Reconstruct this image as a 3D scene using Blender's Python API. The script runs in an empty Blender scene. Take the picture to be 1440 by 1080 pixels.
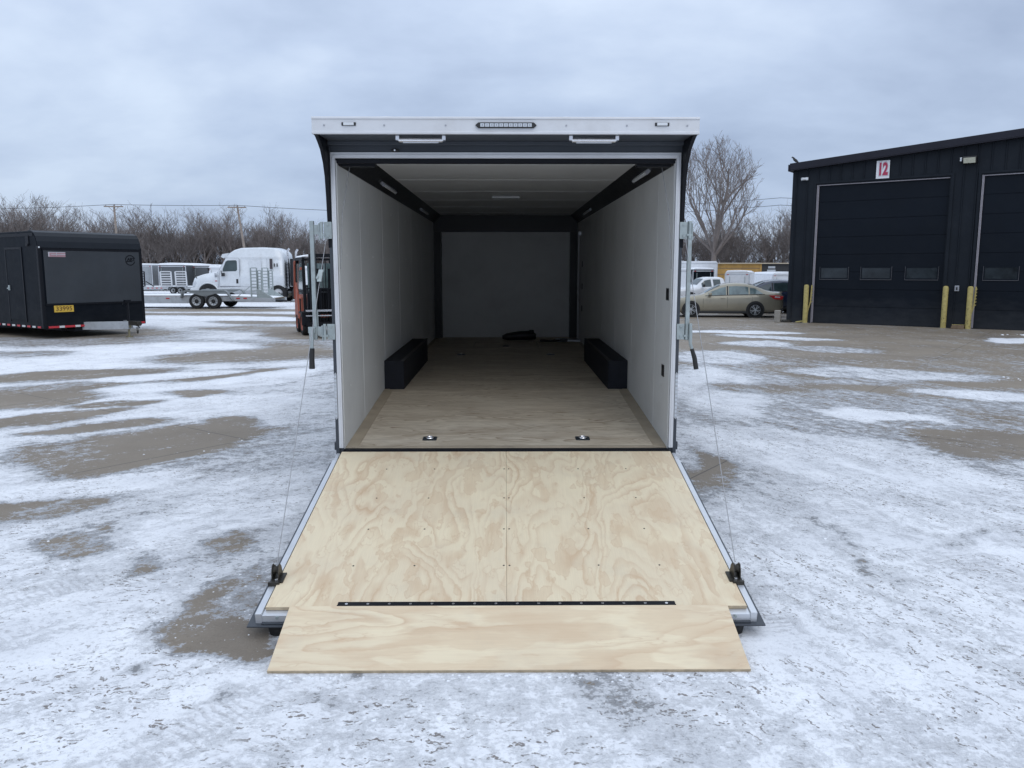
import bpy, math, random
import numpy as np
from mathutils import Vector, Matrix, Euler
R = math.radians
rnd = random.Random(11)
scene = bpy.context.scene
COL = scene.collection

# ------------------------------------------------------------------ camera
FPX, CAMH, PITCH = 1130.0, 1.835, math.atan((540 - 381) / 1130.0)
cam_d = bpy.data.cameras.new('camera')
cam = bpy.data.objects.new('camera', cam_d); COL.objects.link(cam)
cam_d.sensor_fit = 'HORIZONTAL'; cam_d.sensor_width = 36.0
cam_d.lens = 36.0 * FPX / 1440.0
cam_d.clip_start = 0.05; cam_d.clip_end = 3000
cam.location = (0, 0, CAMH)
cam.rotation_euler = (math.pi / 2 - PITCH, 0, 0)
scene.camera = cam

# ------------------------------------------------------------------ world: overcast daylight
SUN_EL, SUN_AZ = 38, 160
world = bpy.data.worlds.new("World"); scene.world = world
world.use_nodes = True
wn, wl = world.node_tree.nodes, world.node_tree.links
wn.clear()
w_out = wn.new('ShaderNodeOutputWorld'); w_bg = wn.new('ShaderNodeBackground')
w_sky = wn.new('ShaderNodeTexSky'); w_sky.sky_type = 'NISHITA'; w_sky.sun_disc = False
w_sky.sun_elevation = R(SUN_EL); w_sky.sun_rotation = R(SUN_AZ)
w_sky.air_density = 1.0; w_sky.dust_density = 2.0; w_sky.ozone_density = 2.0
w_tc = wn.new('ShaderNodeTexCoord')
w_sep = wn.new('ShaderNodeSeparateXYZ'); wl.new(w_tc.outputs['Generated'], w_sep.inputs[0])
def w_math(op, a, b=None, c=None):
    n = wn.new('ShaderNodeMath'); n.operation = op
    for i, v in enumerate((a, b, c)):
        if v is None: continue
        if isinstance(v, (int, float)): n.inputs[i].default_value = v
        else: wl.new(v, n.inputs[i])
    return n.outputs[0]
# clouds are laid on a plane far overhead: direction divided by its height
zc = w_math('MAXIMUM', w_sep.outputs['Z'], 0.0)
zz = w_math('ADD', zc, 0.34)
w_cmb = wn.new('ShaderNodeCombineXYZ')
wl.new(w_math('DIVIDE', w_sep.outputs['X'], zz), w_cmb.inputs[0])
wl.new(w_math('DIVIDE', w_sep.outputs['Y'], zz), w_cmb.inputs[1])
w_map = wn.new('ShaderNodeMapping'); wl.new(w_cmb.outputs[0], w_map.inputs[0])
w_map.inputs['Location'].default_value = (3.3, 1.4, 0.0)
w_map.inputs['Scale'].default_value = (0.8, 1.0, 1)
w_n1 = wn.new('ShaderNodeTexNoise'); w_n1.inputs['Scale'].default_value = 1.35
w_n1.inputs['Detail'].default_value = 5; w_n1.inputs['Roughness'].default_value = 0.5
w_n1.inputs['Distortion'].default_value = 0.25
wl.new(w_map.outputs[0], w_n1.inputs['Vector'])
w_n2 = wn.new('ShaderNodeTexNoise'); w_n2.inputs['Scale'].default_value = 4.2
w_n2.inputs['Detail'].default_value = 6; w_n2.inputs['Roughness'].default_value = 0.55
wl.new(w_map.outputs[0], w_n2.inputs['Vector'])
cl = w_math('ADD', w_math('MULTIPLY', w_n1.outputs[0], 0.75), w_math('MULTIPLY', w_n2.outputs[0], 0.25))
w_ramp = wn.new('ShaderNodeValToRGB'); wl.new(cl, w_ramp.inputs[0])
els = w_ramp.color_ramp.elements
els[0].position = 0.36; els[0].color = (0.330, 0.418, 0.595, 1)
els[1].position = 0.64; els[1].color = (0.60, 0.715, 0.90, 1)
e = els.new(0.50); e.color = (0.455, 0.562, 0.760, 1)
# an overcast sky is brighter towards the zenith than at the horizon
w_lift = wn.new('ShaderNodeCombineXYZ')
for i_, k_ in enumerate((2.15, 1.85, 1.45)):
    wl.new(w_math('ADD', 1.0, w_math('MULTIPLY', w_math('POWER', zc, 1.4), k_)), w_lift.inputs[i_])
w_vm = wn.new('ShaderNodeVectorMath'); w_vm.operation = 'MULTIPLY'
wl.new(w_ramp.outputs[0], w_vm.inputs[0]); wl.new(w_lift.outputs[0], w_vm.inputs[1])
w_mix = wn.new('ShaderNodeMixRGB'); w_mix.inputs[0].default_value = 0.90
w_s2 = wn.new('ShaderNodeVectorMath'); w_s2.operation = 'SCALE'; w_s2.inputs['Scale'].default_value = 0.10
wl.new(w_sky.outputs[0], w_s2.inputs[0])
wl.new(w_s2.outputs[0], w_mix.inputs[1]); wl.new(w_vm.outputs[0], w_mix.inputs[2])
wl.new(w_mix.outputs[0], w_bg.inputs[0]); w_bg.inputs[1].default_value = 1.0
wl.new(w_bg.outputs[0], w_out.inputs[0])

# ------------------------------------------------------------------ sun (behind cloud)
sun_d = bpy.data.lights.new('sun', 'SUN'); sun = bpy.data.objects.new('sun', sun_d); COL.objects.link(sun)
sun_d.energy = 0.5; sun_d.angle = R(30); sun_d.color = (1.0, 0.96, 0.9)
sun.rotation_euler = (R(90 - SUN_EL), 0, R(180 - SUN_AZ))
sun.location = (0, -20, 40)
scene.view_settings.view_transform = 'Standard'; scene.view_settings.look = 'None'
scene.view_settings.exposure = 0.0; scene.view_settings.gamma = 1.0
scene.cycles.max_bounces = 8; scene.cycles.diffuse_bounces = 6
scene.cycles.glossy_bounces = 4; scene.cycles.transmission_bounces = 4
scene.cycles.use_denoising = True

# ------------------------------------------------------------------ materials
def nt_new(name):
    m = bpy.data.materials.new(name); m.use_nodes = True
    nt = m.node_tree
    return m, nt, nt.nodes['Principled BSDF']
class NT:
    """small helper to write node trees"""
    def __init__(s, nt): s.nt = nt
    def link(s, a, b): s.nt.links.new(a, b)
    def val(s, inp, v):
        if isinstance(v, (int, float)):
            try: inp.default_value = v
            except Exception: inp.default_value = (v, v, v, 1)
        elif isinstance(v, tuple): inp.default_value = v if len(v) == len(inp.default_value) else v + (1,)
        else: s.link(v, inp)
    def math(s, op, a, b=0.0, c=0.0, clamp=False):
        n = s.nt.nodes.new('ShaderNodeMath'); n.operation = op; n.use_clamp = clamp
        for i, v in enumerate((a, b, c)): s.val(n.inputs[i], v)
        return n.outputs[0]
    def coord(s, which='Object', scale=(1, 1, 1), rot=(0, 0, 0), loc=(0, 0, 0), src=None):
        if src is None:
            t = s.nt.nodes.new('ShaderNodeTexCoord'); src = t.outputs[which]
        m = s.nt.nodes.new('ShaderNodeMapping'); s.link(src, m.inputs[0])
        m.inputs['Scale'].default_value = scale; m.inputs['Rotation'].default_value = rot
        m.inputs['Location'].default_value = loc
        return m.outputs[0]
    def noise(s, vec, scale, detail=4, rough=0.55, dist=0.0, out=0):
        n = s.nt.nodes.new('ShaderNodeTexNoise'); s.link(vec, n.inputs['Vector'])
        n.inputs['Scale'].default_value = scale; n.inputs['Detail'].default_value = detail
        n.inputs['Roughness'].default_value = rough; n.inputs['Distortion'].default_value = dist
        return n.outputs[out]
    def ramp(s, v, *stops):
        n = s.nt.nodes.new('ShaderNodeValToRGB'); s.link(v, n.inputs[0])
        el = n.color_ramp.elements
        while len(el) < len(stops): el.new(0.5)
        for e_, (p, c) in zip(el, stops):
            e_.position = p
            e_.color = (c, c, c, 1) if isinstance(c, (int, float)) else tuple(c) + (1,)
        return n.outputs[0]
    def mix(s, f, a, b, mode='MIX'):
        n = s.nt.nodes.new('ShaderNodeMixRGB'); n.blend_type = mode
        s.val(n.inputs[0], f); s.val(n.inputs[1], a); s.val(n.inputs[2], b)
        return n.outputs[0]
    def bump(s, h, strength, dist, normal=None):
        n = s.nt.nodes.new('ShaderNodeBump'); s.link(h, n.inputs['Height'])
        n.inputs['Strength'].default_value = strength; n.inputs['Distance'].default_value = dist
        if normal is not None: s.link(normal, n.inputs['Normal'])
        return n.outputs[0]
_mats = {}
def mat(name, color, rough=0.5, metal=0.0, var=0.12, vscale=3.0, bump=0.0, bscale=60.0, spec=0.5, coat=0.0, dirt=None):
    """plain material: base colour with uneven tone, uneven gloss and optional fine bump"""
    if name in _mats: return _mats[name]
    m, nt, b = nt_new(name); n = NT(nt)
    c = n.coord('Object')
    f = n.noise(c, vscale, 5, 0.6)
    lo = tuple(x * (1 - var) for x in color); hi = tuple(min(1, x * (1 + var)) for x in color)
    col = n.mix(n.ramp(f, (0.3, 0.0), (0.7, 1.0)), lo, hi)
    if dirt:
        g = n.noise(n.coord('Object', loc=(7, 3, 1)), vscale * 1.7, 7, 0.65)
        col = n.mix(n.ramp(g, (0.5, 0.0), (0.72, dirt[1])), col, dirt[0])
    nt.links.new(col, b.inputs['Base Color'])
    r = n.math('ADD', n.math('MULTIPLY', n.noise(c, vscale * 4, 4), 0.2), rough - 0.1)
    nt.links.new(r, b.inputs['Roughness'])
    b.inputs['Metallic'].default_value = metal
    b.inputs['Specular IOR Level'].default_value = spec
    b.inputs['Coat Weight'].default_value = coat
    if bump > 0:
        nt.links.new(n.bump(n.noise(c, bscale, 3), bump, 0.002), b.inputs['Normal'])
    _mats[name] = m
    return m

def plywood(name, tone_a, tone_b, tone_dark, along='Y', k=1.0, seed=0.0, rough=0.55, wear=0.0, amp=0.42):
    """rotary-cut pine plywood: contour lines of a stretched height field"""
    m, nt, b = nt_new(name); n = NT(nt)
    Y_ = along == 'Y'
    c = n.coord('Object', scale=(1, 1, 1), loc=(seed, seed * 1.7, seed * .3))
    wig = n.noise(n.coord('Object', scale=(1, .5, 1) if Y_ else (.5, 1, 1)), 9.0, 4, 0.6, 0, 1)
    wv = nt.nodes.new('ShaderNodeVectorMath'); wv.operation = 'MULTIPLY_ADD'
    nt.links.new(wig, wv.inputs[0]); wv.inputs[1].default_value = (0.07, 0.07, 0); nt.links.new(c, wv.inputs[2])
    st_ = n.coord(src=wv.outputs[0], scale=(2.6, 0.75, 1) if Y_ else (0.6, 3.2, 1))
    h1 = n.noise(st_, 1.0, 2, 0.4, 0.5)
    h2 = n.noise(n.coord(src=wv.outputs[0], scale=(5.5, 1.5, 1) if Y_ else (1.3, 6.0, 1), loc=(3, 1, 0)), 1.0, 2, 0.5)
    sp = nt.nodes.new('ShaderNodeSeparateXYZ'); nt.links.new(wv.outputs[0], sp.inputs[0])
    h = n.math('ADD', h1, n.math('MULTIPLY', h2, 0.22))
    h = n.math('ADD', h, n.math('MULTIPLY', sp.outputs[0 if Y_ else 1], 0.10))
    rings = n.math('FRACT', n.math('MULTIPLY', h, 12.0 * k))
    line = n.ramp(rings, (0.0, 0.10), (0.35, 0.0), (0.72, 0.55), (0.90, 1.0), (0.97, 0.15))
    broad = n.ramp(n.noise(n.coord(src=st_, loc=(4, 9, 0)), 1.5, 4, 0.55), (0.36, 0.12), (0.60, 1.0))
    amt = n.math('MULTIPLY', line, broad)
    rings2 = n.math('FRACT', n.math('ADD', n.math('MULTIPLY', h, 5.0 * k), 0.3))
    pn = n.noise(n.coord(src=wv.outputs[0], scale=(1.6, 1.0, 1) if Y_ else (.8, 2.0, 1)), 3.2, 3, 0.5)
    patch = n.math('MULTIPLY', n.ramp(rings2, (0.50, 0.0), (0.62, 0.8), (0.80, 0.7), (0.88, 0.0)), n.ramp(pn, (0.47, 0.0), (0.60, 1.0)))
    base = n.mix(n.ramp(n.noise(c, 1.6, 4), (0.35, 0), (0.65, 1)), tone_a, tone_b)
    mid_ = tuple(.38 * a_ + .62 * b_ for a_, b_ in zip(tone_a, tone_dark))
    col = n.mix(n.math('MULTIPLY', patch, 0.70), base, mid_)
    col = n.mix(n.math('MULTIPLY', amt, amp), col, tone_dark)
    bn = n.noise(n.coord(src=wv.outputs[0], scale=(4.2, 1.5, 1) if Y_ else (1.0, 4.0, 1), loc=(11, 2, 0)), 1.9, 3.5, 0.55)
    blot = n.ramp(bn, (0.575, 0.0), (0.587, 0.70), (0.605, 0.34), (0.72, 0.45)) if Y_ else n.ramp(bn, (0.50, 0.0), (0.56, 0.5), (0.58, 0.42), (0.70, 0.6))
    edge2 = n.ramp(bn, (0.385, 0.0), (0.392, 0.40), (0.402, 0.08), (0.44, 0.0))
    col = n.mix(edge2, col, tone_dark)
    col = n.mix(blot, col, mid_)
    # fibres
    fs = (160, 5, 1) if along == 'Y' else (5, 160, 1)
    fib = n.noise(n.coord('Object', scale=fs), 1.0, 4, 0.6)
    col = n.mix(0.35, col, n.ramp(fib, (0.3, 0.84), (0.7, 1.03)), 'MULTIPLY')
    # grey scuffs and footprints
    sf = n.noise(n.coord('Object', loc=(seed, 4, 0)), 3.2, 6, 0.65)
    col = n.mix(n.ramp(sf, (0.54, 0.0), (0.76, 0.16 + wear)), col, (0.36, 0.33, 0.29))
    nt.links.new(col, b.inputs['Base Color'])
    b.inputs['Roughness'].default_value = rough
    b.inputs['Specular IOR Level'].default_value = 0.3
    bp = n.bump(fib, 0.25, 0.001); nt.links.new(bp, b.inputs['Normal'])
    return m

M = dict(
    snow=mat('packed snow', (0.80, 0.82, 0.85), 0.75, 0, 0.04, 2, 0.5, 30, 0.3),
    charcoal=mat('charcoal painted aluminium', (0.046, 0.053, 0.064), 0.42, 0.0, 0.10, 2.0, 0.0, spec=.35, dirt=((0.10, 0.10, 0.10), 0.2)),
    blackp=mat('black painted steel', (0.006, 0.007, 0.010), 0.5, 0, 0.2, 5, spec=.18),
    blacktrl=mat('black trailer skin', (0.0035, 0.0055, 0.009), 0.5, 0, 0.2, 1.5, spec=.08, dirt=((0.010, 0.012, 0.015), 0.4)),
    rubber=mat('tyre rubber', (0.018, 0.018, 0.019), 0.8, 0, 0.2, 12, 0.4, 60, 0.25, dirt=((0.09, 0.09, 0.09), 0.35)),
    alu=mat('brushed aluminium trim', (0.60, 0.62, 0.65), 0.38, 0.55, 0.06, 4, dirt=((0.35, 0.34, 0.33), 0.25)),
    whitealu=mat('white coated aluminium', (0.60, 0.61, 0.63), 0.42, 0.1, 0.05, 3, dirt=((0.42, 0.40, 0.38), 0.22)),
    zinc=mat('galvanised steel', (0.34, 0.385, 0.385), 0.45, 0.45, 0.16, 14, dirt=((0.28, 0.27, 0.24), 0.4)),
    chrome=mat('chrome', (0.70, 0.70, 0.72), 0.2, 0.9, 0.03, 6),
    lens=mat('clear lamp lens', (0.50, 0.53, 0.57), 0.25, 0.0, 0.05, 30),
    lampoff=mat('unlit lamp cover', (0.62, 0.64, 0.66), 0.3, 0, 0.05, 6),
    wallpanel=mat('white interior panel', (0.62, 0.625, 0.61), 0.5, 0, 0.05, 1.2, 0.0, spec=.35, dirt=((0.30, 0.29, 0.27), 0.18)),
    ceilpanel=mat('white ceiling panel', (0.56, 0.565, 0.56), 0.55, 0, 0.05, 1.2),
    covem=mat('black cove panel', (0.008, 0.009, 0.011), 0.45, 0, 0.2, 4),
    seam=mat('panel seam filler', (0.63, 0.63, 0.62), 0.5, 0, 0.1, 20),
    carpet=mat('black box covering', (0.010, 0.012, 0.018), 0.75, 0, 0.2, 20, 0.5, 200, 0.3),
    wood_edge=mat('plywood edge', (0.42, 0.34, 0.235), 0.7, 0, 0.2, 30),
    floor_trim=mat('worn wood floor trim', (0.36, 0.30, 0.22), 0.6, 0, 0.15, 5, dirt=((0.2, 0.18, 0.15), 0.4)),
    silver=mat('silver painted steel', (0.42, 0.44, 0.46), 0.4, 0.35, 0.1, 4, dirt=((0.2, 0.19, 0.18), 0.4)),
    trimgrey=mat('grey trim', (0.33, 0.34, 0.37), 0.45, 0.3, 0.1, 6),
    greypanel=mat('dark grey metallic panel', (0.042, 0.047, 0.053), 0.5, 0.0, 0.15, 1.2, spec=.2, dirt=((0.045, 0.046, 0.048), 0.4)),
    red=mat('red lens', (0.42, 0.02, 0.02), 0.3, 0, 0.1, 9),
    redtape=mat('red reflective tape', (0.50, 0.03, 0.04), 0.4, 0, 0.1, 9),
    whitetape=mat('white reflective tape', (0.62, 0.62, 0.62), 0.4, 0, 0.1, 9),
    white=mat('white vehicle paint', (0.66, 0.68, 0.71), 0.3, 0, 0.04, 1.5, coat=0.4, dirt=((0.45, 0.43, 0.40), 0.25)),
    truckwhite=mat('white truck paint', (0.62, 0.65, 0.68), 0.28, 0, 0.04, 1.5, coat=0.5, dirt=((0.40, 0.39, 0.37), 0.25)),
    gold=mat('tan metallic car paint', (0.30, 0.272, 0.205), 0.32, 0.35, 0.05, 2, coat=0.6, dirt=((0.22, 0.20, 0.17), 0.3)),
    navy=mat('dark blue car paint', (0.020, 0.030, 0.060), 0.25, 0.2, 0.1, 2, coat=0.6),
    glass=mat('dark vehicle glass', (0.030, 0.050, 0.052), 0.06, 0, 0.3, 2, spec=0.9),
    paleglass=mat('pale car glass', (0.13, 0.18, 0.18), 0.08, 0, 0.35, 2.5, spec=0.9),
    darkplastic=mat('black plastic', (0.015, 0.015, 0.016), 0.6, 0, 0.2, 12),
    orange=mat('faded orange lift paint', (0.36, 0.095, 0.055), 0.5, 0, 0.15, 4, dirt=((0.10, 0.07, 0.06), 0.4)),
    yellowpost=mat('yellow bollard paint', (0.42, 0.345, 0.12), 0.6, 0, 0.12, 8, 0.2, 40, dirt=((0.14, 0.11, 0.05), 0.55)),
    yellow=mat('yellow decal', (0.62, 0.40, 0.05), 0.5, 0, 0.05, 10),
    buildskin=mat('black metal siding', (0.011, 0.0145, 0.020), 0.55, 0, 0.15, 0.8, spec=.15, dirt=((0.022, 0.026, 0.032), 0.4)),
    builddoor=mat('black sectional door', (0.0045, 0.0075, 0.013), 0.5, 0, 0.15, 0.7, spec=.15, dirt=((0.010, 0.013, 0.018), 0.4)),
    buildtrim=mat('dark roof trim', (0.016, 0.016, 0.024), 0.45, 0, 0.15, 2, spec=.25),
    doorglass=mat('dark window glass', (0.022, 0.028, 0.033), 0.15, 0, 0.6, 1.3, spec=0.35),
    signwhite=mat('white sign board', (0.72, 0.73, 0.76), 0.5, 0, 0.03, 5),
    signred=mat('red sign print', (0.40, 0.03, 0.08), 0.5, 0, 0.08, 8),
    concrete=mat('grey concrete block', (0.28, 0.26, 0.23), 0.85, 0, 0.15, 8, 0.5, 60),
    bark=mat('bare tree bark', (0.125, 0.108, 0.102), 0.9, 0, 0.25, 1.5),
    bark2=mat('pale bare tree bark', (0.170, 0.145, 0.134), 0.9, 0, 0.25, 1.5),
    brush=mat('brown leafless brush', (0.092, 0.072, 0.058), 0.95, 0, 0.3, 0.35, spec=.1),
    polewood=mat('weathered pole wood', (0.25, 0.21, 0.18), 0.9, 0, 0.2, 3),
    wire=mat('power line wire', (0.06, 0.06, 0.07), 0.6),
    cable=mat('steel cable', (0.34, 0.34, 0.35), 0.45, 0.6, 0.2, 40),
    ochre=mat('ochre weathered boards', (0.34, 0.20, 0.055), 0.8, 0, 0.25, 1.2),
    greytrl=mat('grey trailer skin', (0.085, 0.092, 0.10), 0.4, 0.2, 0.1, 1),
    palegrey=mat('pale grey trailer skin', (0.30, 0.32, 0.34), 0.4, 0.2, 0.1, 1),
    bracket=mat('worn dark bracket steel', (0.05, 0.045, 0.038), 0.45, 0.6, 0.3, 30),
    brownmat=mat('brown wooden chock', (0.17, 0.12, 0.075), 0.8, 0, 0.2, 10),
    beige=mat('beige box', (0.40, 0.36, 0.28), 0.7, 0, 0.1, 4),
)
def salted(m, zmax, amount, colr=(0.075, 0.078, 0.082)):
    nt = m.node_tree; n = NT(nt); b = nt.nodes['Principled BSDF']
    src = b.inputs['Base Color'].links[0].from_socket
    t = nt.nodes.new('ShaderNodeTexCoord'); sp = nt.nodes.new('ShaderNodeSeparateXYZ'); n.link(t.outputs['Object'], sp.inputs[0])
    f = n.noise(n.coord('Object', scale=(1, 1, 2.2)), 2.6, 7, 0.7)
    hgt = n.math('ADD', n.math('DIVIDE', sp.outputs[2], zmax), n.math('MULTIPLY', n.math('SUBTRACT', f, 0.5), 1.6))
    m_ = n.ramp(hgt, (0.0, amount), (1.0, 0.0))
    n.link(n.mix(m_, src, colr), b.inputs['Base Color'])
salted(M['buildskin'], .9, .35); salted(M['builddoor'], 1.0, .30); salted(M['blacktrl'], 1.1, .30, (0.04, 0.042, 0.045))
salted(M['gold'], .5, .5, (0.22, 0.21, 0.19)); salted(M['truckwhite'], 1.1, .45, (0.36, 0.34, 0.31))
M['ramp_ply'] = plywood('pale ramp plywood', (0.76, 0.65, 0.455), (0.70, 0.59, 0.42), (0.50, 0.315, 0.185), 'Y', 1.2, 2.3, amp=0.52)
M['flap_ply'] = plywood('pale flap plywood', (0.77, 0.66, 0.465), (0.70, 0.59, 0.42), (0.52, 0.34, 0.21), 'X', 0.8, 8.1, amp=0.6)
M['floor_ply'] = plywood('worn floor plywood', (0.62, 0.545, 0.43), (0.55, 0.485, 0.385), (0.27, 0.20, 0.135), 'X', 2.4, 5.2, wear=0.12, amp=0.95)

# ------------------------------------------------------------------ mesh building
class MB:
    def __init__(s): s.v = []; s.f = []; s.mi = []; s.mats = []; s.cur = 0
    def use(s, m):
        if m not in s.mats: s.mats.append(m)
        s.cur = s.mats.index(m); return s
    def add(s, verts, faces, T=None):
        o = len(s.v)
        if T is not None: verts = [T @ Vector(v) for v in verts]
        s.v += [tuple(v) for v in verts]
        for f in faces: s.f.append(tuple(i + o for i in f)); s.mi.append(s.cur)
        return s
    def box(s, c, d, rot=None, T=None):
        x, y, z = d[0] / 2, d[1] / 2, d[2] / 2
        vs = [Vector((a * x, b * y, e_ * z)) for e_ in (-1, 1) for b in (-1, 1) for a in (-1, 1)]
        if rot is not None:
            q = Euler(rot).to_matrix(); vs = [q @ v for v in vs]
        vs = [v + Vector(c) for v in vs]
        return s.add(vs, [(0, 2, 3, 1), (4, 5, 7, 6), (0, 1, 5, 4), (2, 6, 7, 3), (0, 4, 6, 2), (1, 3, 7, 5)], T)
    def bb(s, x0, x1, y0, y1, z0, z1, T=None):
        return s.box(((x0 + x1) / 2, (y0 + y1) / 2, (z0 + z1) / 2), (abs(x1 - x0), abs(y1 - y0), abs(z1 - z0)), None, T)
    def bar(s, a, b, w, h=None, up=(0, 0, 1), T=None):
        h = h or w; a, b = Vector(a), Vector(b); d = (b - a); L = d.length
        if L < 1e-6: return s
        d.normalize(); u = Vector(up)
        if abs(d.dot(u)) > 0.98: u = Vector((1, 0, 0))
        sx = d.cross(u).normalized(); uz = sx.cross(d).normalized()
        vs = []
        for p in (a, b):
            for (i, j) in ((-1, -1), (1, -1), (1, 1), (-1, 1)): vs.append(p + sx * (i * w / 2) + uz * (j * h / 2))
        return s.add(vs, [(0, 1, 2, 3), (7, 6, 5, 4), (0, 4, 5, 1), (1, 5, 6, 2), (2, 6, 7, 3), (3, 7, 4, 0)], T)
    def tube(s, pts, r, seg=8, T=None, cap=True):
        pts = [Vector(p) for p in pts]; rs = r if isinstance(r, (list, tuple)) else [r] * len(pts)
        vs = []; prev = None
        for i, p in enumerate(pts):
            d = (pts[min(i + 1, len(pts) - 1)] - pts[max(i - 1, 0)])
            if d.length < 1e-9: d = Vector((0, 0, 1))
            d.normalize()
            if prev is None:
                u = Vector((0, 0, 1)) if abs(d.z) < 0.9 else Vector((1, 0, 0))
                a = d.cross(u).normalized()
            else:
                a = (prev - d * prev.dot(d)).normalized()
            prev = a; b = d.cross(a)
            for k in range(seg):
                t = 2 * math.pi * k / seg
                vs.append(p + (a * math.cos(t) + b * math.sin(t)) * rs[i])
        fs = []
        for i in range(len(pts) - 1):
            for k in range(seg):
                k2 = (k + 1) % seg
                fs.append((i * seg + k, i * seg + k2, (i + 1) * seg + k2, (i + 1) * seg + k))
        if cap:
            fs.append(tuple(range(seg - 1, -1, -1))); fs.append(tuple(range((len(pts) - 1) * seg, len(pts) * seg)))
        return s.add(vs, fs, T)
    def cyl(s, a, b, r, seg=16, T=None): return s.tube([a, b], r, seg, T)
    def lathe(s, prof, seg=24, T=None):
        """prof: (axial, radius) pairs; axis is local X"""
        vs = []; n = len(prof)
        for k in range(seg):
            t = 2 * math.pi * k / seg
            for (ax, r) in prof: vs.append(Vector((ax, r * math.cos(t), r * math.sin(t))))
        fs = []
        for k in range(seg):
            k2 = (k + 1) % seg
            for i in range(n - 1): fs.append((k * n + i, k * n + i + 1, k2 * n + i + 1, k2 * n + i))
        return s.add(vs, fs, T)
    def prism(s, poly, y0, y1, plane='XZ', T=None):
        """extrude a closed outline; plane XZ extrudes along Y, YZ along X, XY along Z"""
        def P(a, b, c):
            return {'XZ': (a, c, b), 'YZ': (c, a, b), 'XY': (a, b, c)}[plane]
        n = len(poly)
        vs = [P(a, b, y0) for a, b in poly] + [P(a, b, y1) for a, b in poly]
        fs = [tuple(range(n)), tuple(range(2 * n - 1, n - 1, -1))]
        for i in range(n): j = (i + 1) % n; fs.append((i, i + n, j + n, j))
        return s.add(vs, fs, T)
    def build(s, name, m=None, parent=None, smooth=False, bevel=0.0, bseg=2, T=None):
        me = bpy.data.meshes.new(name)
        vs = s.v if T is None else [tuple(T @ Vector(v)) for v in s.v]
        me.from_pydata(vs, [], s.f); me.update()
        if m is not None and not s.mats: me.materials.append(m)
        else:
            for x in (s.mats or [M['blackp']]): me.materials.append(x)
            if len(s.mats) > 1: me.polygons.foreach_set('material_index', s.mi)
        import bmesh
        bm = bmesh.new(); bm.from_mesh(me); bmesh.ops.recalc_face_normals(bm, faces=bm.faces); bm.to_mesh(me); bm.free()
        if smooth:
            me.polygons.foreach_set('use_smooth', [True] * len(me.polygons))
            try: me.set_sharp_from_angle(angle=R(smooth if smooth is not True else 35))
            except Exception: pass
        o = bpy.data.objects.new(name, me); COL.objects.link(o)
        if parent is not None: o.parent = parent
        if bevel > 0:
            b = o.modifiers.new('bevel', 'BEVEL'); b.width = bevel; b.segments = bseg; b.limit_method = 'ANGLE'
            b.harden_normals = False
        return o

def tag(o, label=None, cat=None, group=None, kind=None):
    if label: o['label'] = label
    if cat: o['category'] = cat
    if group: o['group'] = group
    if kind: o['kind'] = kind
    return o
def thing(name, loc, label, cat, rot=(0, 0, 0), group=None):
    o = bpy.data.objects.new(name, None); COL.objects.link(o)
    o.location = loc; o.rotation_euler = rot; o.empty_display_size = 0.2
    return tag(o, label, cat, group)
def copy_tree(o, parent=None):
    c = o.copy(); COL.objects.link(c)
    if parent is not None: c.parent = parent
    for ch in list(o.children): copy_tree(ch, c)
    return c
def quick(name, parent, m, fn, **kw):
    mb = MB(); fn(mb); return mb.build(name, m, parent, **kw)
def text_mesh(name, s, size, m, parent, T, bold=0.0, sx=1.0, depth=0.002):
    cu = bpy.data.curves.new(name, 'FONT'); cu.body = s; cu.size = size; cu.offset = bold
    cu.align_x = 'CENTER'; cu.align_y = 'CENTER'; cu.extrude = depth
    tmp = bpy.data.objects.new('tmp_text', cu); COL.objects.link(tmp)
    dg = bpy.context.evaluated_depsgraph_get()
    me = bpy.data.meshes.new_from_object(tmp.evaluated_get(dg))
    bpy.data.objects.remove(tmp)
    me.name = name; me.materials.clear(); me.materials.append(m)
    me.transform(T @ Matrix.Diagonal((sx, 1, 1, 1)))
    o = bpy.data.objects.new(name, me); COL.objects.link(o); o.parent = parent
    return o
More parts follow.
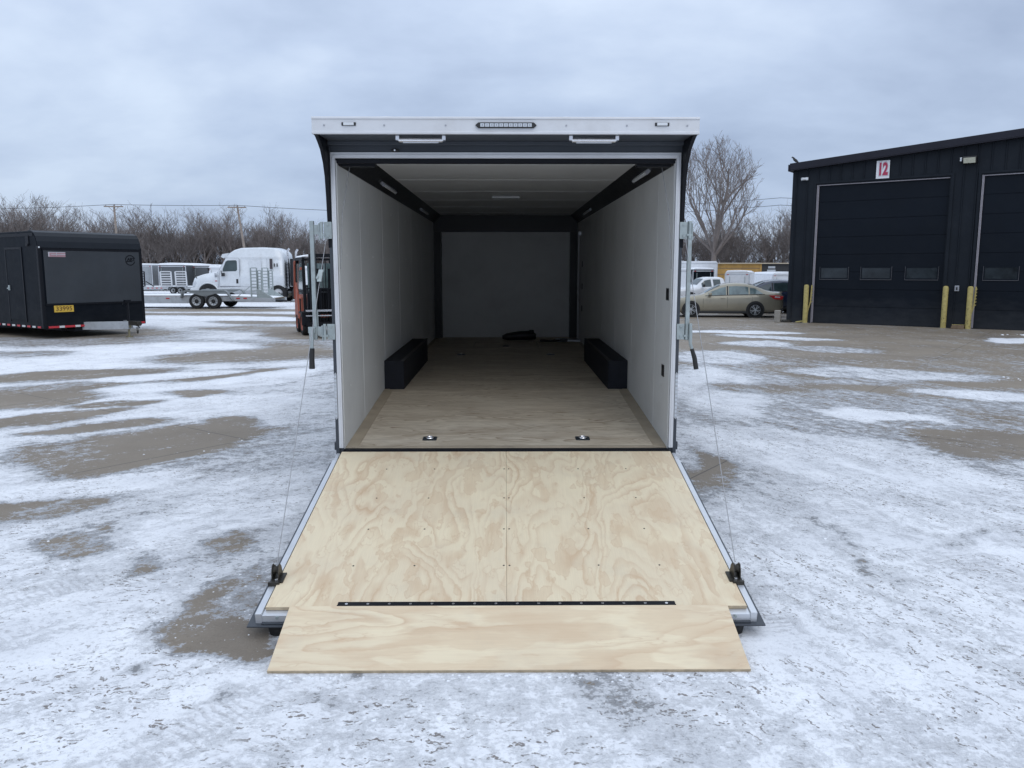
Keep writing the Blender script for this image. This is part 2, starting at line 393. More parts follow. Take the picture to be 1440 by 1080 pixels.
def wheel(parent, c, r, w, side=1, rimc=None, rim_r=None, spokes=0, name='wheel', seg=32):
    """wheel with its axle along local X; side=+1 shows its face towards +X"""
    rim_r = rim_r or r * 0.62; rimc = rimc or M['silver']
    T = Matrix.Translation(c) @ Matrix.Diagonal((side, 1, 1, 1))
    mb = MB(); h = w / 2
    mb.lathe([(-h, rim_r), (-h, r * .93), (-h * .75, r * .985), (-h * .3, r), (h * .3, r), (h * .75, r * .985), (h, r * .93), (h * 1.02, r * .8), (h, rim_r)], seg, T)
    t = mb.build(name, M['rubber'], parent, smooth=True)
    mb = MB(); mb.use(rimc)
    if spokes:
        mb.lathe([(h * .9, rim_r * 1.01), (h * .95, rim_r * .97), (h * .5, rim_r * .92), (-h * .5, rim_r * .90)], seg, T)
        for k in range(spokes):
            a = 2 * math.pi * k / spokes
            for da in (-.13, .13):
                mb.bar((h * .75, 0.03 * math.cos(a), .03 * math.sin(a)), (h * .72, rim_r * .95 * math.cos(a + da), rim_r * .95 * math.sin(a + da)), rim_r * .10, h * .3, (1, 0, 0), T)
        mb.lathe([(h * .5, 0.001), (h * .9, .02), (h * .9, rim_r * .2), (h * .5, rim_r * .25)], 16, T)
        mb.use(M['darkplastic']); mb.lathe([(h * .1, 0.001), (h * .1, rim_r * .9)], seg, T)
    else:
        mb.lathe([(h * .95, rim_r * 1.01), (h * .98, rim_r * .96), (h * .45, rim_r * .86), (h * .35, rim_r * .62), (h * .62, rim_r * .5), (h * .62, rim_r * .28)], seg, T)
        mb.use(M['darkplastic'])
        for k in range(8):
            a = 2 * math.pi * (k + .5) / 8
            mb.lathe([(h * .40, 0.001), (h * .44, rim_r * .09), (h * .36, rim_r * .10)], 8, T @ Matrix.Translation((0.004, rim_r * .72 * math.cos(a), rim_r * .72 * math.sin(a))))
        mb.lathe([(h * .85, 0.001), (h * .85, rim_r * .20), (h * .5, rim_r * .26)], 14, T)
    mb.build('rim', None, t, smooth=True)
    return t

# ------------------------------------------------------------------ value noise for the ground map
_lat = np.random.RandomState(5).rand(256, 256)
def vnoise(x, y):
    xi = np.floor(x).astype(int); yi = np.floor(y).astype(int)
    fx = x - xi; fy = y - yi; fx = fx * fx * (3 - 2 * fx); fy = fy * fy * (3 - 2 * fy)
    g = lambda a, b: _lat[a & 255, b & 255]
    return (g(xi, yi) * (1 - fx) + g(xi + 1, yi) * fx) * (1 - fy) + (g(xi, yi + 1) * (1 - fx) + g(xi + 1, yi + 1) * fx) * fy
def fbm(x, y, o=4):
    s_ = 0; a = .5; t = 0
    for i in range(o):
        s_ = s_ + a * vnoise(x * 2 ** i + 17 * i, y * 2 ** i + 31 * i); t += a; a *= .5
    return s_ / t

# snow / bare patches lying on the yard: centre, 2x2 inverse extent, snow amount, strength
#BLOBS_BEGIN
BLOBS = [
 (0.00,3.05,0.8210,0.0000,0.0000,-3.2183,0.98,0.60), (-1.86,3.82,1.7239,0.9238,0.8106,-1.7214,0.98,0.60), (2.24,4.56,1.1665,-0.6209,-0.4114,-0.7065,0.98,0.50),
 (16.65,35.58,0.0758,-0.0352,0.0000,-0.0392,0.12,1.00), (8.67,16.80,0.2025,-0.1041,-0.0922,-0.1442,0.20,0.95), (8.05,21.10,0.2427,-0.0922,-0.1165,-0.2456,0.08,1.00),
 (5.20,12.64,0.2943,-0.1216,-0.2205,-0.3643,0.42,0.80), (-12.25,35.58,0.1592,0.0544,0.0000,-0.0633,0.62,0.90), (-6.68,18.79,0.3153,0.1105,0.0000,-0.4482,0.12,0.95),
 (-13.01,22.24,0.2818,0.1630,0.0000,-0.4178,0.25,0.80), (-9.11,17.07,0.2985,0.1592,0.3280,-0.3290,0.95,1.00), (-6.08,15.88,0.7031,0.2734,1.4779,-1.0572,0.80,0.80),
 (-6.07,17.51,0.5834,0.2015,0.2490,-0.6585,0.08,0.90), (-11.02,17.97,0.8943,0.5407,0.0000,-1.2726,0.20,0.80), (-6.52,11.56,0.5661,0.3203,0.7654,-0.9497,0.05,1.00),
 (-7.32,12.40,0.8173,0.4811,1.2573,-1.9040,0.15,0.90), (-5.77,12.40,0.7469,0.3518,1.5700,-1.4706,0.85,1.00), (-7.69,14.13,0.5281,0.2859,0.5190,-0.9981,0.10,1.00),
 (-4.92,14.13,0.6094,0.2124,0.5190,-1.0982,0.12,1.00), (-7.13,11.36,0.8916,0.5544,0.4673,-1.1354,0.05,1.00), (-5.97,13.93,0.8912,0.3830,1.4022,-2.0284,0.90,0.90),
 (-4.75,12.64,0.5463,0.2135,1.7306,-0.9333,0.90,1.00), (-4.34,11.83,1.3483,0.4772,-0.6592,-3.1315,0.10,1.00), (-5.36,10.48,0.5286,0.2736,2.2225,-2.5402,0.90,1.00),
 (-5.45,11.05,1.6778,0.8279,1.7598,-3.2758,0.15,1.00), (-5.67,10.01,0.7910,0.4492,1.3841,-2.0917,0.08,1.00), (-4.20,10.64,0.7437,0.3000,1.2159,-1.4979,0.85,1.00),
 (-5.05,8.90,1.1305,0.6401,1.4493,-3.3953,0.85,0.90), (-5.01,9.27,1.0850,0.5889,1.4916,-2.5325,0.08,1.00), (-4.01,7.91,0.9959,0.5045,0.3482,-0.9593,0.05,1.00),
 (-3.60,8.66,1.2665,0.5475,0.8900,-0.9564,0.04,1.00), (-4.72,7.91,2.3295,1.3473,0.0000,-2.2659,0.25,0.90), (-3.51,9.76,2.8466,0.9978,0.0000,-3.0077,0.10,1.00),
 (-3.07,7.19,0.8818,0.4098,1.9915,-1.5115,0.45,0.80), (-2.33,8.59,1.7314,0.5872,1.2974,-0.4055,0.50,0.70), (-3.86,5.94,4.0737,2.6411,1.0024,-2.8001,0.05,1.00),
 (-3.61,6.13,2.9318,1.8071,2.2155,-2.3923,0.20,0.90), (-2.94,5.11,3.7510,2.3773,3.2148,-2.6911,0.10,1.00), (-2.90,5.25,2.8724,1.7513,2.5066,-2.0651,0.35,0.60),
 (-2.36,4.80,5.2286,3.2160,9.3889,-4.1269,0.05,1.00), (-2.85,5.60,13.9151,6.7677,0.0000,-12.3257,0.15,1.00), (-1.81,5.25,5.7189,2.3950,5.3633,-4.9731,0.20,0.90),
 (-1.57,4.05,2.8683,1.7557,3.0110,-1.1489,0.02,1.00), (-1.44,4.45,2.8354,1.6509,4.6326,-1.1823,0.35,0.80), (-1.68,3.82,4.6679,1.9226,0.0000,-4.8993,0.12,0.90),
 (-1.33,3.78,3.7703,1.2390,0.0000,-3.8190,0.03,1.00), (-1.75,3.33,12.4450,8.3907,15.5301,-14.4704,0.10,1.00), (-1.30,3.16,13.1494,9.1307,16.7020,-9.3253,0.35,0.90),
 (-0.81,3.05,24.6309,6.0437,0.0000,-10.7275,0.30,0.80), (-0.62,3.30,32.0548,5.6181,0.0000,-13.9047,0.20,0.90), (-2.61,4.25,1.5818,0.9149,0.0000,-2.0804,0.90,0.60),
 (-3.72,6.59,1.0382,0.5887,1.2111,-3.0904,0.90,0.80), (-2.13,5.98,1.4326,0.6445,2.0856,-0.9895,0.88,0.60), (-2.15,3.46,1.9191,1.1100,0.0000,-3.0621,0.80,0.60),
 (1.76,7.32,4.4213,-1.4202,-1.0728,-0.4715,0.25,0.90), (1.82,7.91,7.7649,-1.7352,0.0000,-1.3218,0.05,1.00), (2.45,9.40,1.9398,-0.5586,-0.6841,-0.5707,0.55,0.60),
 (3.26,13.04,1.4083,-0.3802,-0.6208,-0.3382,0.75,0.80), (2.28,5.40,3.9760,-2.6209,-17.7510,-0.2908,0.10,1.00), (3.11,5.25,6.3342,-3.1272,4.3084,-9.2560,0.20,0.90),
 (3.08,7.91,0.7647,-0.3188,-0.9335,-0.8498,0.90,0.70), (2.30,5.32,1.0071,-0.4738,-0.5919,-0.8711,0.85,0.40), (2.20,6.81,2.3289,-1.0768,-4.0338,-0.5758,0.60,0.60),
 (2.21,4.79,16.1507,-7.0766,0.0000,-11.8604,0.35,0.80), (2.31,4.07,2.1990,-1.1755,0.0000,-1.8847,0.88,0.60), (4.92,9.76,1.0274,-0.5275,-1.7346,-1.7609,0.90,1.00),
 (5.19,8.59,1.4252,-0.8682,-0.6128,-0.8613,0.06,1.00), (4.78,9.67,2.5481,-1.2614,-1.6036,-3.5076,0.20,0.80), (5.38,15.88,0.7060,-0.2393,-0.6166,-1.1453,0.35,0.90),
 (5.47,14.95,1.2454,-0.4607,-0.7264,-0.7503,0.10,1.00), (6.03,9.86,1.4045,-0.8594,-0.7021,-1.0514,0.30,0.90), (5.77,12.40,0.7492,-0.3491,-1.0477,-1.7152,0.10,0.90),
 (8.18,13.47,1.0382,-0.6235,-0.3223,-1.0533,0.05,1.00), (7.03,11.89,1.0408,-0.6130,-1.3100,-2.0988,0.75,0.90), (3.84,12.64,1.2612,-0.3885,-0.8819,-1.5498,0.20,0.90),
 (6.69,14.43,0.5969,-0.2760,-0.6778,-1.3232,0.60,0.80), (4.52,17.51,1.2844,-0.3264,0.0000,-0.9566,0.70,0.80), (6.30,20.27,1.2344,-0.3825,-0.4850,-1.1046,0.65,0.90),
 (7.68,18.79,0.9977,-0.4056,-0.6968,-1.6600,0.50,0.80), (6.98,24.62,0.7056,-0.1988,-0.4003,-1.5956,0.85,1.00), (7.37,22.48,0.7160,-0.2352,-1.3133,-1.6162,0.80,0.80),
 (13.14,21.32,1.7628,-1.0736,0.0000,-1.5138,0.90,1.00), (12.80,21.54,6.5432,-3.8417,0.0000,-2.2245,0.90,1.00), (1.21,4.07,8.2657,-3.6071,-1.8051,-1.6190,0.50,0.70),
 (0.91,3.46,21.9326,-5.3816,0.0000,-15.3107,0.10,1.00), (0.50,3.30,6.4110,-0.8989,0.0000,-5.5619,0.40,0.70), (0.65,3.10,2.6580,-1.0457,-2.9023,-3.8358,0.60,0.50),
 (-13.14,38.19,0.1649,0.0564,0.0000,-0.7150,0.08,1.00), (-11.66,33.85,0.1761,0.0600,-0.2920,-1.0083,0.10,1.00), (-8.35,29.52,0.4257,0.1194,0.0000,-0.4767,0.08,1.00),
 (-17.77,42.90,0.2204,0.0908,0.0000,-0.3783,0.95,1.00), (-16.81,48.92,0.1547,0.0529,0.0000,-0.2185,0.90,1.00), (-10.79,31.30,0.3286,0.1120,-0.2524,-0.9351,0.90,1.00),
 (-11.61,27.94,0.3674,0.1501,-0.5296,-0.8821,0.80,0.80), (-7.68,25.53,0.4424,0.1313,-0.1931,-0.8522,0.15,0.90), (-14.39,24.62,0.2548,0.1474,0.0000,-0.4880,0.02,1.00),
 (-5.83,23.50,0.6861,0.1684,0.0000,-0.4682,0.05,1.00)]
#BLOBS_END

def build_ground():
    u = np.linspace(-1, 1, 561); au = 6.0; X = 1.6 * np.sinh(u * au) ; X = X / X[-1] * 700
    # finer centre: blend of linear and exponential spacing
    v0 = np.linspace(-40, 1.5, 24)[:-1]
    v1 = [1.5]; 
    while v1[-1] < 1100: v1.append(v1[-1] + max(0.05, 0.0105 * v1[-1]))
    Y = np.concatenate([v0, v1])
    xs = [0.0]
    while xs[-1] < 700: xs.append(xs[-1] + max(0.07, 0.0145 * xs[-1]))
    X = np.array([-a for a in xs[:0:-1]] + xs)
    gx, gy = np.meshgrid(X, Y)
    wx = gx + (fbm(gx * 1.3, gy * 1.3) - .5) * 0.55 + (fbm(gx * .25 + 9, gy * .25) - .5) * 1.2 * np.clip(gy / 20, .2, 1.4)
    wy = gy + (fbm(gx * 1.3 + 50, gy * 1.3 + 50) - .5) * 0.55 + (fbm(gx * .25, gy * .25 + 9) - .5) * 1.6 * np.clip(gy / 20, .2, 1.4)
    S = np.full(gx.shape, 0.93)
    S = S + (fbm(gx * .5 + 3, gy * .5) - .5) * .5
    for (cx, cy, a, b, c, d, val, st) in BLOBS:
        ex = a * (wx - cx) + b * (wy - cy); ey = c * (wx - cx) + d * (wy - cy)
        r = np.sqrt(ex * ex + ey * ey)
        w = np.clip((1.48 - r) / (0.78 if val < .3 else 0.5), 0, 1); w = w * w * (3 - 2 * w) * st
        S = S * (1 - w) + val * w
    S = np.clip(S, 0, 1)
    # wheel tracks pressed into the snow: pairs of narrow bands along the driving lines
    TR = np.zeros(gx.shape); TU = np.zeros(gx.shape)
    for (ax, ay, ang, bend, ln, gauge) in ((-3.0, 2.0, 52, .020, 30, 1.6), (-5.2, 3.0, 44, .012, 30, 1.6), (-1.6, 1.6, 66, -.02, 3.2, 0), (2.6, 2.0, 99, .010, 14, 1.7), (4.6, 2.2, 107, .012, 16, 1.7), (1.9, 1.9, 84, .0, 1.8, 0),
                                   (8.0, 6.0, 128, .010, 16, 1.7), (-9.0, 8.0, 38, .006, 30, 1.8), (-0.3, 1.2, 80, 0, 2.1, 0)):
        c_, s__ = math.cos(R(ang)), math.sin(R(ang))
        u1 = (gx - ax) * c_ + (gy - ay) * s__; v1_ = -(gx - ax) * s__ + (gy - ay) * c_ - bend * u1 * u1
        for off in ((0,) if gauge == 0 else (-gauge / 2, gauge / 2)):
            d_ = np.abs(v1_ - off)
            w_ = np.clip((.15 - d_) / .05, 0, 1) * np.clip(u1 / .6, 0, 1) * np.clip((ln - u1) / 2, 0, 1)
            TU = np.where(w_ > TR, u1, TU); TR = np.maximum(TR, w_)
    Z = (fbm(gx * .15, gy * .15) - .5) * 0.0
    ny, nx = gx.shape
    co = np.stack([gx, gy, Z], -1).reshape(-1, 3)
    idx = np.arange(ny * nx).reshape(ny, nx)
    q = np.stack([idx[:-1, :-1], idx[:-1, 1:], idx[1:, 1:], idx[1:, :-1]], -1).reshape(-1, 4)
    me = bpy.data.meshes.new('ground')
    me.vertices.add(len(co)); me.vertices.foreach_set('co', co.ravel())
    me.loops.add(q.size); me.loops.foreach_set('vertex_index', q.ravel())
    me.polygons.add(len(q)); me.polygons.foreach_set('loop_start', np.arange(0, q.size, 4))
    me.polygons.foreach_set('loop_total', np.full(len(q), 4))
    me.update()
    at = me.attributes.new('snow', 'FLOAT', 'POINT'); at.data.foreach_set('value', S.ravel())
    at = me.attributes.new('track', 'FLOAT', 'POINT'); at.data.foreach_set('value', TR.ravel())
    at = me.attributes.new('along', 'FLOAT', 'POINT'); at.data.foreach_set('value', TU.ravel())
    o = bpy.data.objects.new('ground', me); COL.objects.link(o)
    tag(o, kind='structure')
    # ---- material
    m, nt, b = nt_new('yard with packed snow and ice'); n = NT(nt)
    an = nt.nodes.new('ShaderNodeAttribute'); an.attribute_name = 'snow'
    sn = an.outputs['Fac']
    P = n.coord('Object')
    def flow(ang, stretch, scale, detail, rough, loc=0.0):
        """noise drawn out along the direction the vehicles drive (degrees from +X)"""
        c_ = n.coord(src=n.coord('Object', rot=(0, 0, R(90 - ang)), loc=(loc, loc, 0)), scale=(1.0, 1.0 / stretch, 1))
        return n.noise(c_, scale, detail, rough)
    px_ = nt.nodes.new('ShaderNodeSeparateXYZ'); n.link(P, px_.inputs[0])
    side = n.ramp(n.math('ADD', n.math('MULTIPLY', px_.outputs[0], 0.25), 0.5), (0.25, 0.0), (0.75, 1.0))
    def both(stretch, scale, detail, rough, loc=0.0):
        return n.mix(side, flow(47, stretch, scale, detail, rough, loc), flow(112, stretch, scale, detail, rough, loc))
    big = n.noise(P, 0.9, 5, 0.6)
    mid = n.noise(P, 9.5, 8, 0.74)
    drag = both(4.0, 4.5, 7, 0.68)
    drag2 = both(9.0, 15.0, 5, 0.65, 3.0)
    broad = both(3.0, 1.2, 5, 0.6, 7.0)
    fine = n.noise(P, 42, 5, 0.7)
    def addn(cv, v, k_): return n.math('ADD', cv, n.math('MULTIPLY', n.math('SUBTRACT', v, 0.5), k_))
    cov = addn(sn, big, 0.35); cov = addn(cov, broad, 0.55); cov = addn(cov, drag, 0.90)
    cov = addn(cov, drag2, 0.40); cov = addn(cov, mid, 1.25); cov = addn(cov, fine, 0.85)
    ice = n.ramp(cov, (0.23, 0.0), (0.33, 1.0))
    snow = n.ramp(cov, (0.42, 0.0), (0.52, 0.70), (0.74, 1.0))
    # concrete
    c1 = n.noise(P, 0.6, 5, 0.6); c2 = n.noise(P, 90, 3, 0.6)
    conc = n.mix(n.ramp(c1, (0.3, 0), (0.7, 1)), (0.185, 0.150, 0.110), (0.265, 0.225, 0.178))
    conc = n.mix(0.5, conc, n.ramp(c2, (0.3, 0.72), (0.7, 1.12)), 'MULTIPLY')
    stain = n.noise(n.coord('Object', loc=(5, 5, 0)), 0.35, 5, 0.6)
    conc = n.mix(n.ramp(stain, (0.5, 0.0), (0.72, 0.55)), conc, (0.115, 0.098, 0.083))
    # saw-cut joints in the slab, about five metres apart
    jr = n.coord('Object', rot=(0, 0, R(36.7)))
    sj = nt.nodes.new('ShaderNodeSeparateXYZ'); n.link(jr, sj.inputs[0])
    def joint(v, off):
        f = n.math('FRACT', n.math('ADD', n.math('DIVIDE', v, 4.6), off))
        return n.math('LESS_THAN', n.math('ABSOLUTE', n.math('SUBTRACT', f, 0.5)), 0.0017)
    jn = n.math('MAXIMUM', joint(sj.outputs[0], 0.13), joint(sj.outputs[1], 0.37))
    conc = n.mix(n.math('MULTIPLY', jn, 0.7), conc, (0.05, 0.045, 0.04))
    icec = n.mix(n.ramp(mid, (0.38, 0), (0.62, 1)), (0.25, 0.255, 0.265), (0.44, 0.45, 0.475))
    # brown grit ground into thin snow
    grit = n.noise(n.coord('Object', loc=(9, 1, 0)), 2.4, 6, 0.68)
    icec = n.mix(n.ramp(grit, (0.5, 0.0), (0.7, 0.55)), icec, (0.22, 0.195, 0.17))
    snc = n.mix(n.ramp(n.noise(P, 2.2, 5, .6), (0.3, 0), (0.7, 1)), (0.70, 0.71, 0.735), (0.84, 0.85, 0.87))
    snc = n.mix(n.ramp(n.noise(P, 34, 7, 0.8), (0.38, 0.6), (0.49, 0.0)), snc, (0.52, 0.525, 0.545))
    # tread blocks inside the wheel tracks, broken up by wear
    ta = nt.nodes.new('ShaderNodeAttribute'); ta.attribute_name = 'track'
    tu = nt.nodes.new('ShaderNodeAttribute'); tu.attribute_name = 'along'
    wob = n.math('MULTIPLY', n.noise(P, 9, 3, 0.5), 1.3)
    bars = n.ramp(n.math('FRACT', n.math('ADD', n.math('MULTIPLY', tu.outputs['Fac'], 21.0), wob)), (0.30, 0.0), (0.42, 1.0), (0.62, 1.0), (0.74, 0.0))
    worn = n.ramp(n.noise(n.coord('Object', loc=(1, 8, 0)), 2.6, 5, 0.65), (0.44, 0.0), (0.60, 1.0))
    tread = n.math('MULTIPLY', n.math('MULTIPLY', bars, worn), ta.outputs['Fac'])
    snc = n.mix(n.math('MULTIPLY', tread, 0.45), snc, (0.40, 0.39, 0.39))
    snc = n.mix(n.math('MULTIPLY', ta.outputs['Fac'], 0.18), snc, (0.55, 0.56, 0.59))
    # small dark pits where salt has eaten through
    vo = nt.nodes.new('ShaderNodeTexVoronoi'); vo.inputs['Scale'].default_value = 30
    vvr = n.coord(src=n.coord('Object', rot=(0, 0, R(-22))), scale=(1.5, 0.55, 1)); vv = n.mix(n.math('GREATER_THAN', px_.outputs[0], 0.9), n.coord('Object', scale=(0.62, 1.45, 1)), vvr)
    wv = nt.nodes.new('ShaderNodeVectorMath'); wv.operation = 'MULTIPLY_ADD'
    n.link(n.noise(P, 14, 3, .6, 0, 1), wv.inputs[0]); wv.inputs[1].default_value = (0.16, 0.16, 0); n.link(vv, wv.inputs[2])
    n.link(wv.outputs[0], vo.inputs['Vector'])
    pits = n.ramp(vo.outputs['Distance'], (0.20, 1.0), (0.33, 0.0))
    vc = nt.nodes.new('ShaderNodeSeparateXYZ'); n.link(vo.outputs['Color'], vc.inputs[0])
    pits = n.math('MULTIPLY', pits, n.math('GREATER_THAN', vc.outputs[0], 0.28))
    zone = n.ramp(n.noise(n.coord('Object', loc=(2, 6, 0)), 1.0, 4, 0.6), (0.42, 0.0), (0.52, 1.0))
    pits = n.math('MULTIPLY', n.math('MULTIPLY', pits, zone), 0.9)
    snc = n.mix(pits, snc, (0.20, 0.175, 0.16))
    col = n.mix(ice, conc, icec); col = n.mix(snow, col, snc)
    nt.links.new(col, b.inputs['Base Color'])
    ro = n.math('ADD', n.math('MULTIPLY', c1, 0.2), 0.55)
    ro = n.mix(ice, ro, n.math('ADD', n.math('MULTIPLY', mid, 0.35), 0.22)); ro = n.mix(snow, ro, 0.72)
    nt.links.new(ro, b.inputs['Roughness'])
    b.inputs['Specular IOR Level'].default_value = 0.35
    hgt = n.math('ADD', n.math('MULTIPLY', n.ramp(cov, (0.35, 0.0), (0.8, 1.0)), 1.0), n.math('MULTIPLY', mid, 0.5))
    hgt = n.math('ADD', hgt, n.math('MULTIPLY', fine, 0.25))
    hgt = n.math('SUBTRACT', hgt, n.math('MULTIPLY', pits, 0.3))
    hgt = n.math('SUBTRACT', hgt, n.math('MULTIPLY', tread, 0.3))
    hgt = n.math('SUBTRACT', hgt, n.math('MULTIPLY', ta.outputs['Fac'], 0.25))
    nt.links.new(n.bump(hgt, 0.6, 0.018), b.inputs['Normal'])
    me.materials.append(m)
build_ground()


# ------------------------------------------------------------------ the open cargo trailer
def build_main_trailer():
    T0 = thing('cargo_trailer', (-0.043, 5.93, 0), 'charcoal enclosed car trailer with its rear plywood ramp lowered towards the camera', 'trailer', (R(0.35), 0, R(0.456)))
    W = 1.28; IW = 1.215; LEN = 8.2; FZ = 0.65; SZ = 0.51; BY = 2.0; CZ = 2.71; WT = 2.59; FY = 8.02
    ch = M['charcoal']
    # exterior skin: sides, roof, nose
    mb = MB()
    for sx in (-1, 1):
        mb.bb(sx * 1.237, sx * W, 0.10, LEN, 0.42, 2.79)
        for k in range(1, 7): mb.bb(sx * W, sx * (W + .004), k * 1.22 - .02, k * 1.22 + .02, 0.5, 2.74)
        mb.bb(sx * W, sx * (W + .012), .1, LEN, .40, .50)
        mb.bb(sx * 1.25, sx * (W + .014), .1, LEN, 2.74, 2.82)
    mb.bb(-1.237, 1.237, LEN - .05, LEN, 0.42, 2.79)
    mb.prism([(LEN, .42), (LEN + .25, .42), (LEN + .25, 2.3), (LEN + .05, 2.79), (LEN, 2.79)], -W + .01, W - .01, 'YZ')
    mb.bb(-1.25, 1.25, 0.0, LEN, 2.792, 2.815)
    mb.build('body', ch, T0, bevel=.004)
    quick('roof_snow', T0, M['snow'], lambda b: b.bb(-1.2, 1.2, .3, LEN - .1, 2.817, 2.838), bevel=.012)
    # underside frame
    def under(b):
        b.prism([(0.0, .40), (BY, .54), (LEN, .54), (LEN, .60), (BY, .60), (0, .46)], -1.23, 1.23, 'YZ')
        for sx in (-.9, .9): b.bb(sx - .04, sx + .04, BY, LEN, .36, .54)
        b.bar((-.8, LEN, .45), (0, LEN + 1.4, .45), .08, .12); b.bar((.8, LEN, .45), (0, LEN + 1.4, .45), .08, .12)
        b.cyl((0, LEN + 1.2, .0), (0, LEN + 1.2, .8), .035); b.box((0, LEN + 1.2, .015), (.2, .2, .03))
        for y in (2.85, 3.70): b.cyl((-1.05, y, .34), (1.05, y, .34), .04)
    quick('chassis', T0, M['blackp'], under)
    for sx in (-1, 1):
        for y in (2.85, 3.70): wheel(T0, (sx * 1.17, y, .34), .34, .21, sx)
        quick('fender', T0, M['blackp'], lambda b: b.tube([(sx * 1.275, 2.40, .44), (sx * 1.29, 2.5, .72), (sx * 1.29, 2.85, .80), (sx * 1.29, 3.70, .80), (sx * 1.29, 4.05, .72), (sx * 1.275, 4.15, .44)], .022, 6), smooth=True)
    # interior
    def floorf(b):
        b.use(M['floor_ply']).prism([(0.03, SZ), (BY, FZ), (LEN - .06, FZ), (LEN - .06, FZ - .02), (BY, FZ - .02), (0.03, SZ - .02)], -IW - .01, IW + .01, 'YZ')
    quick('floor', T0, None, floorf)
    sl = (FZ - SZ) / (BY - .03)
    for sx in (-1, 1):
        o = quick('interior_wall', T0, M['wallpanel'], lambda b: b.bb(sx * IW, sx * 1.236, .02, FY, .46, 2.62))
        def seams(b):
            for k in range(7):
                y = .9 + k * 1.22 if sx < 0 else .62 + k * 1.22
                if y < FY - .1: b.bb(sx * IW, sx * (IW - .0015), y - .005, y + .005, FZ + .01 if y > BY else SZ + sl * y, WT - .004)
            for k in range(14):
                y = .3 + k * .61
                for z in (.95, 1.45, 1.95, 2.4):
                    if y < FY: b.cyl((sx * IW, y, z), (sx * (IW - .003), y, z), .006, 6)
        quick('seam', o, M['seam'], seams)
        quick('floor_edge', T0, M['floor_trim'], lambda b: (b.prism([(.03, SZ + .004), (BY, FZ + .004), (BY, FZ - .004), (.03, SZ - .004)], sx * IW, sx * (IW - .092), 'YZ'), b.bb(sx * IW, sx * (IW - .05), BY, FY, FZ - .004, FZ + .004)))
        # cove
        quick('cove', T0, M['covem'], lambda b: b.prism([(sx * (IW + .001), WT), (sx * (IW - .135), CZ + .002), (sx * (IW + .001), CZ + .002)], .06, FY, 'XZ'))
        def lamp(y0, y1):
            mx, mz = IW - .069, (WT + CZ) / 2 - .002
            Tm = Matrix.Translation((sx * mx, 0, mz)) @ Matrix.Rotation(-sx * R(48), 4, 'Y')
            o = quick('cove_lamp', T0, M['lampoff'], lambda b: b.bb(-.035, .035, y0 + .02, y1 - .02, -.028, .0, Tm), bevel=.008, smooth=True)
            [quick('end_cap', o, M['trimgrey'], lambda b: b.bb(-.037, .037, q, q + .02, -.030, .0, Tm), bevel=.003) for q in (y0, y1 - .02)]
        if sx > 0: lamp(.75, 1.45)
        else: lamp(1.75, 2.6)
        lamp(5.2, 6.1)
        # wheel box
        bx = quick('wheel_box', T0, M['carpet'], lambda b: b.bb(sx * (IW + .002), sx * (IW - .195), 2.04, 4.5, FZ - .01, FZ + .288), bevel=.008)
        quick('box_edge', bx, M['darkplastic'], lambda b: (b.bb(sx * (IW - .199), sx * (IW - .17), 2.035, 4.5, FZ + .283, FZ + .292),))
        quick('front_column', T0, M['covem'], lambda b: b.bb(sx * (IW + .001), sx * (IW - .125), FY - .18, FY, FZ - .01, 2.45))
    quick('rear_floor_edge', T0, M['floor_trim'], lambda b: b.bb(-IW + .093, IW - .093, .028, .075, SZ - .01, SZ + .008))
    quick('front_wall', T0, M['wallpanel'], lambda b: b.bb(-1.1, 1.1, FY - .05, FY, FZ - .01, 2.45))
    quick('front_valance', T0, M['covem'], lambda b: b.bb(-IW - .001, IW + .001, FY - .2, FY, 2.44, CZ))
    ce = quick('ceiling', T0, M['ceilpanel'], lambda b: b.bb(-IW + .10, IW - .10, .06, FY, CZ, CZ + .02))
    def cs(b):
        for k in range(7):
            y = .98 + 1.22 * k
            if y < FY: b.bb(-IW + .13, IW - .13, y - .006, y + .006, CZ, CZ - .003)
        for k in range(13):
            for x in (-.8, -.27, .27, .8): b.cyl((x, .37 + .61 * k, CZ), (x, .37 + .61 * k, CZ - .003), .006, 6)
    quick('seam', ce, M['seam'], cs)
    dl = quick('dome_lamp', T0, M['lampoff'], lambda b: b.bb(-.17, .17, 4.0, 4.12, CZ - .03, CZ - .001), bevel=.01, smooth=True)
    # rear frame
    mb = MB()
    for sx in (-1, 1):
        mb.bb(sx * 1.253, sx * W, 0, .10, .41, 2.745)
        mb.bb(sx * 1.222, sx * 1.253, .012, .10, .41, 2.672)
        mb.bb(sx * W, sx * (W + .012), .0, .12, .50, .56)
        mb.prism([(sx * 1.222, .41), (sx * W, .41), (sx * (W - .02), .34), (sx * 1.235, .36)], .0, .06, 'XZ')
    mb.bb(-1.253, 1.253, 0, .10, 2.672, 2.742)
    mb.bb(-1.255, 1.255, -.33, .06, 2.742, 2.75)
    mb.bb(-1.26, 1.26, -.06, -.052, 2.715, 2.742)
    mb.build('rear_frame', ch, T0, bevel=.003)
    prof = [(-.345, 2.744), (-.30, 2.73), (-.235, 2.70), (-.17, 2.665), (-.10, 2.59), (-.055, 2.50), (-.03, 2.36), (-.012, 2.18), (0, 2.0), (.11, 2.0), (.11, 2.78), (-.345, 2.78)]
    for sx in (-1, 1):
        quick('spoiler_cheek', T0, M['blackp'], lambda b: b.prism(prof, sx * 1.262, sx * 1.288, 'YZ'), bevel=.003)
    # white opening trim, mitred
    mb = MB()
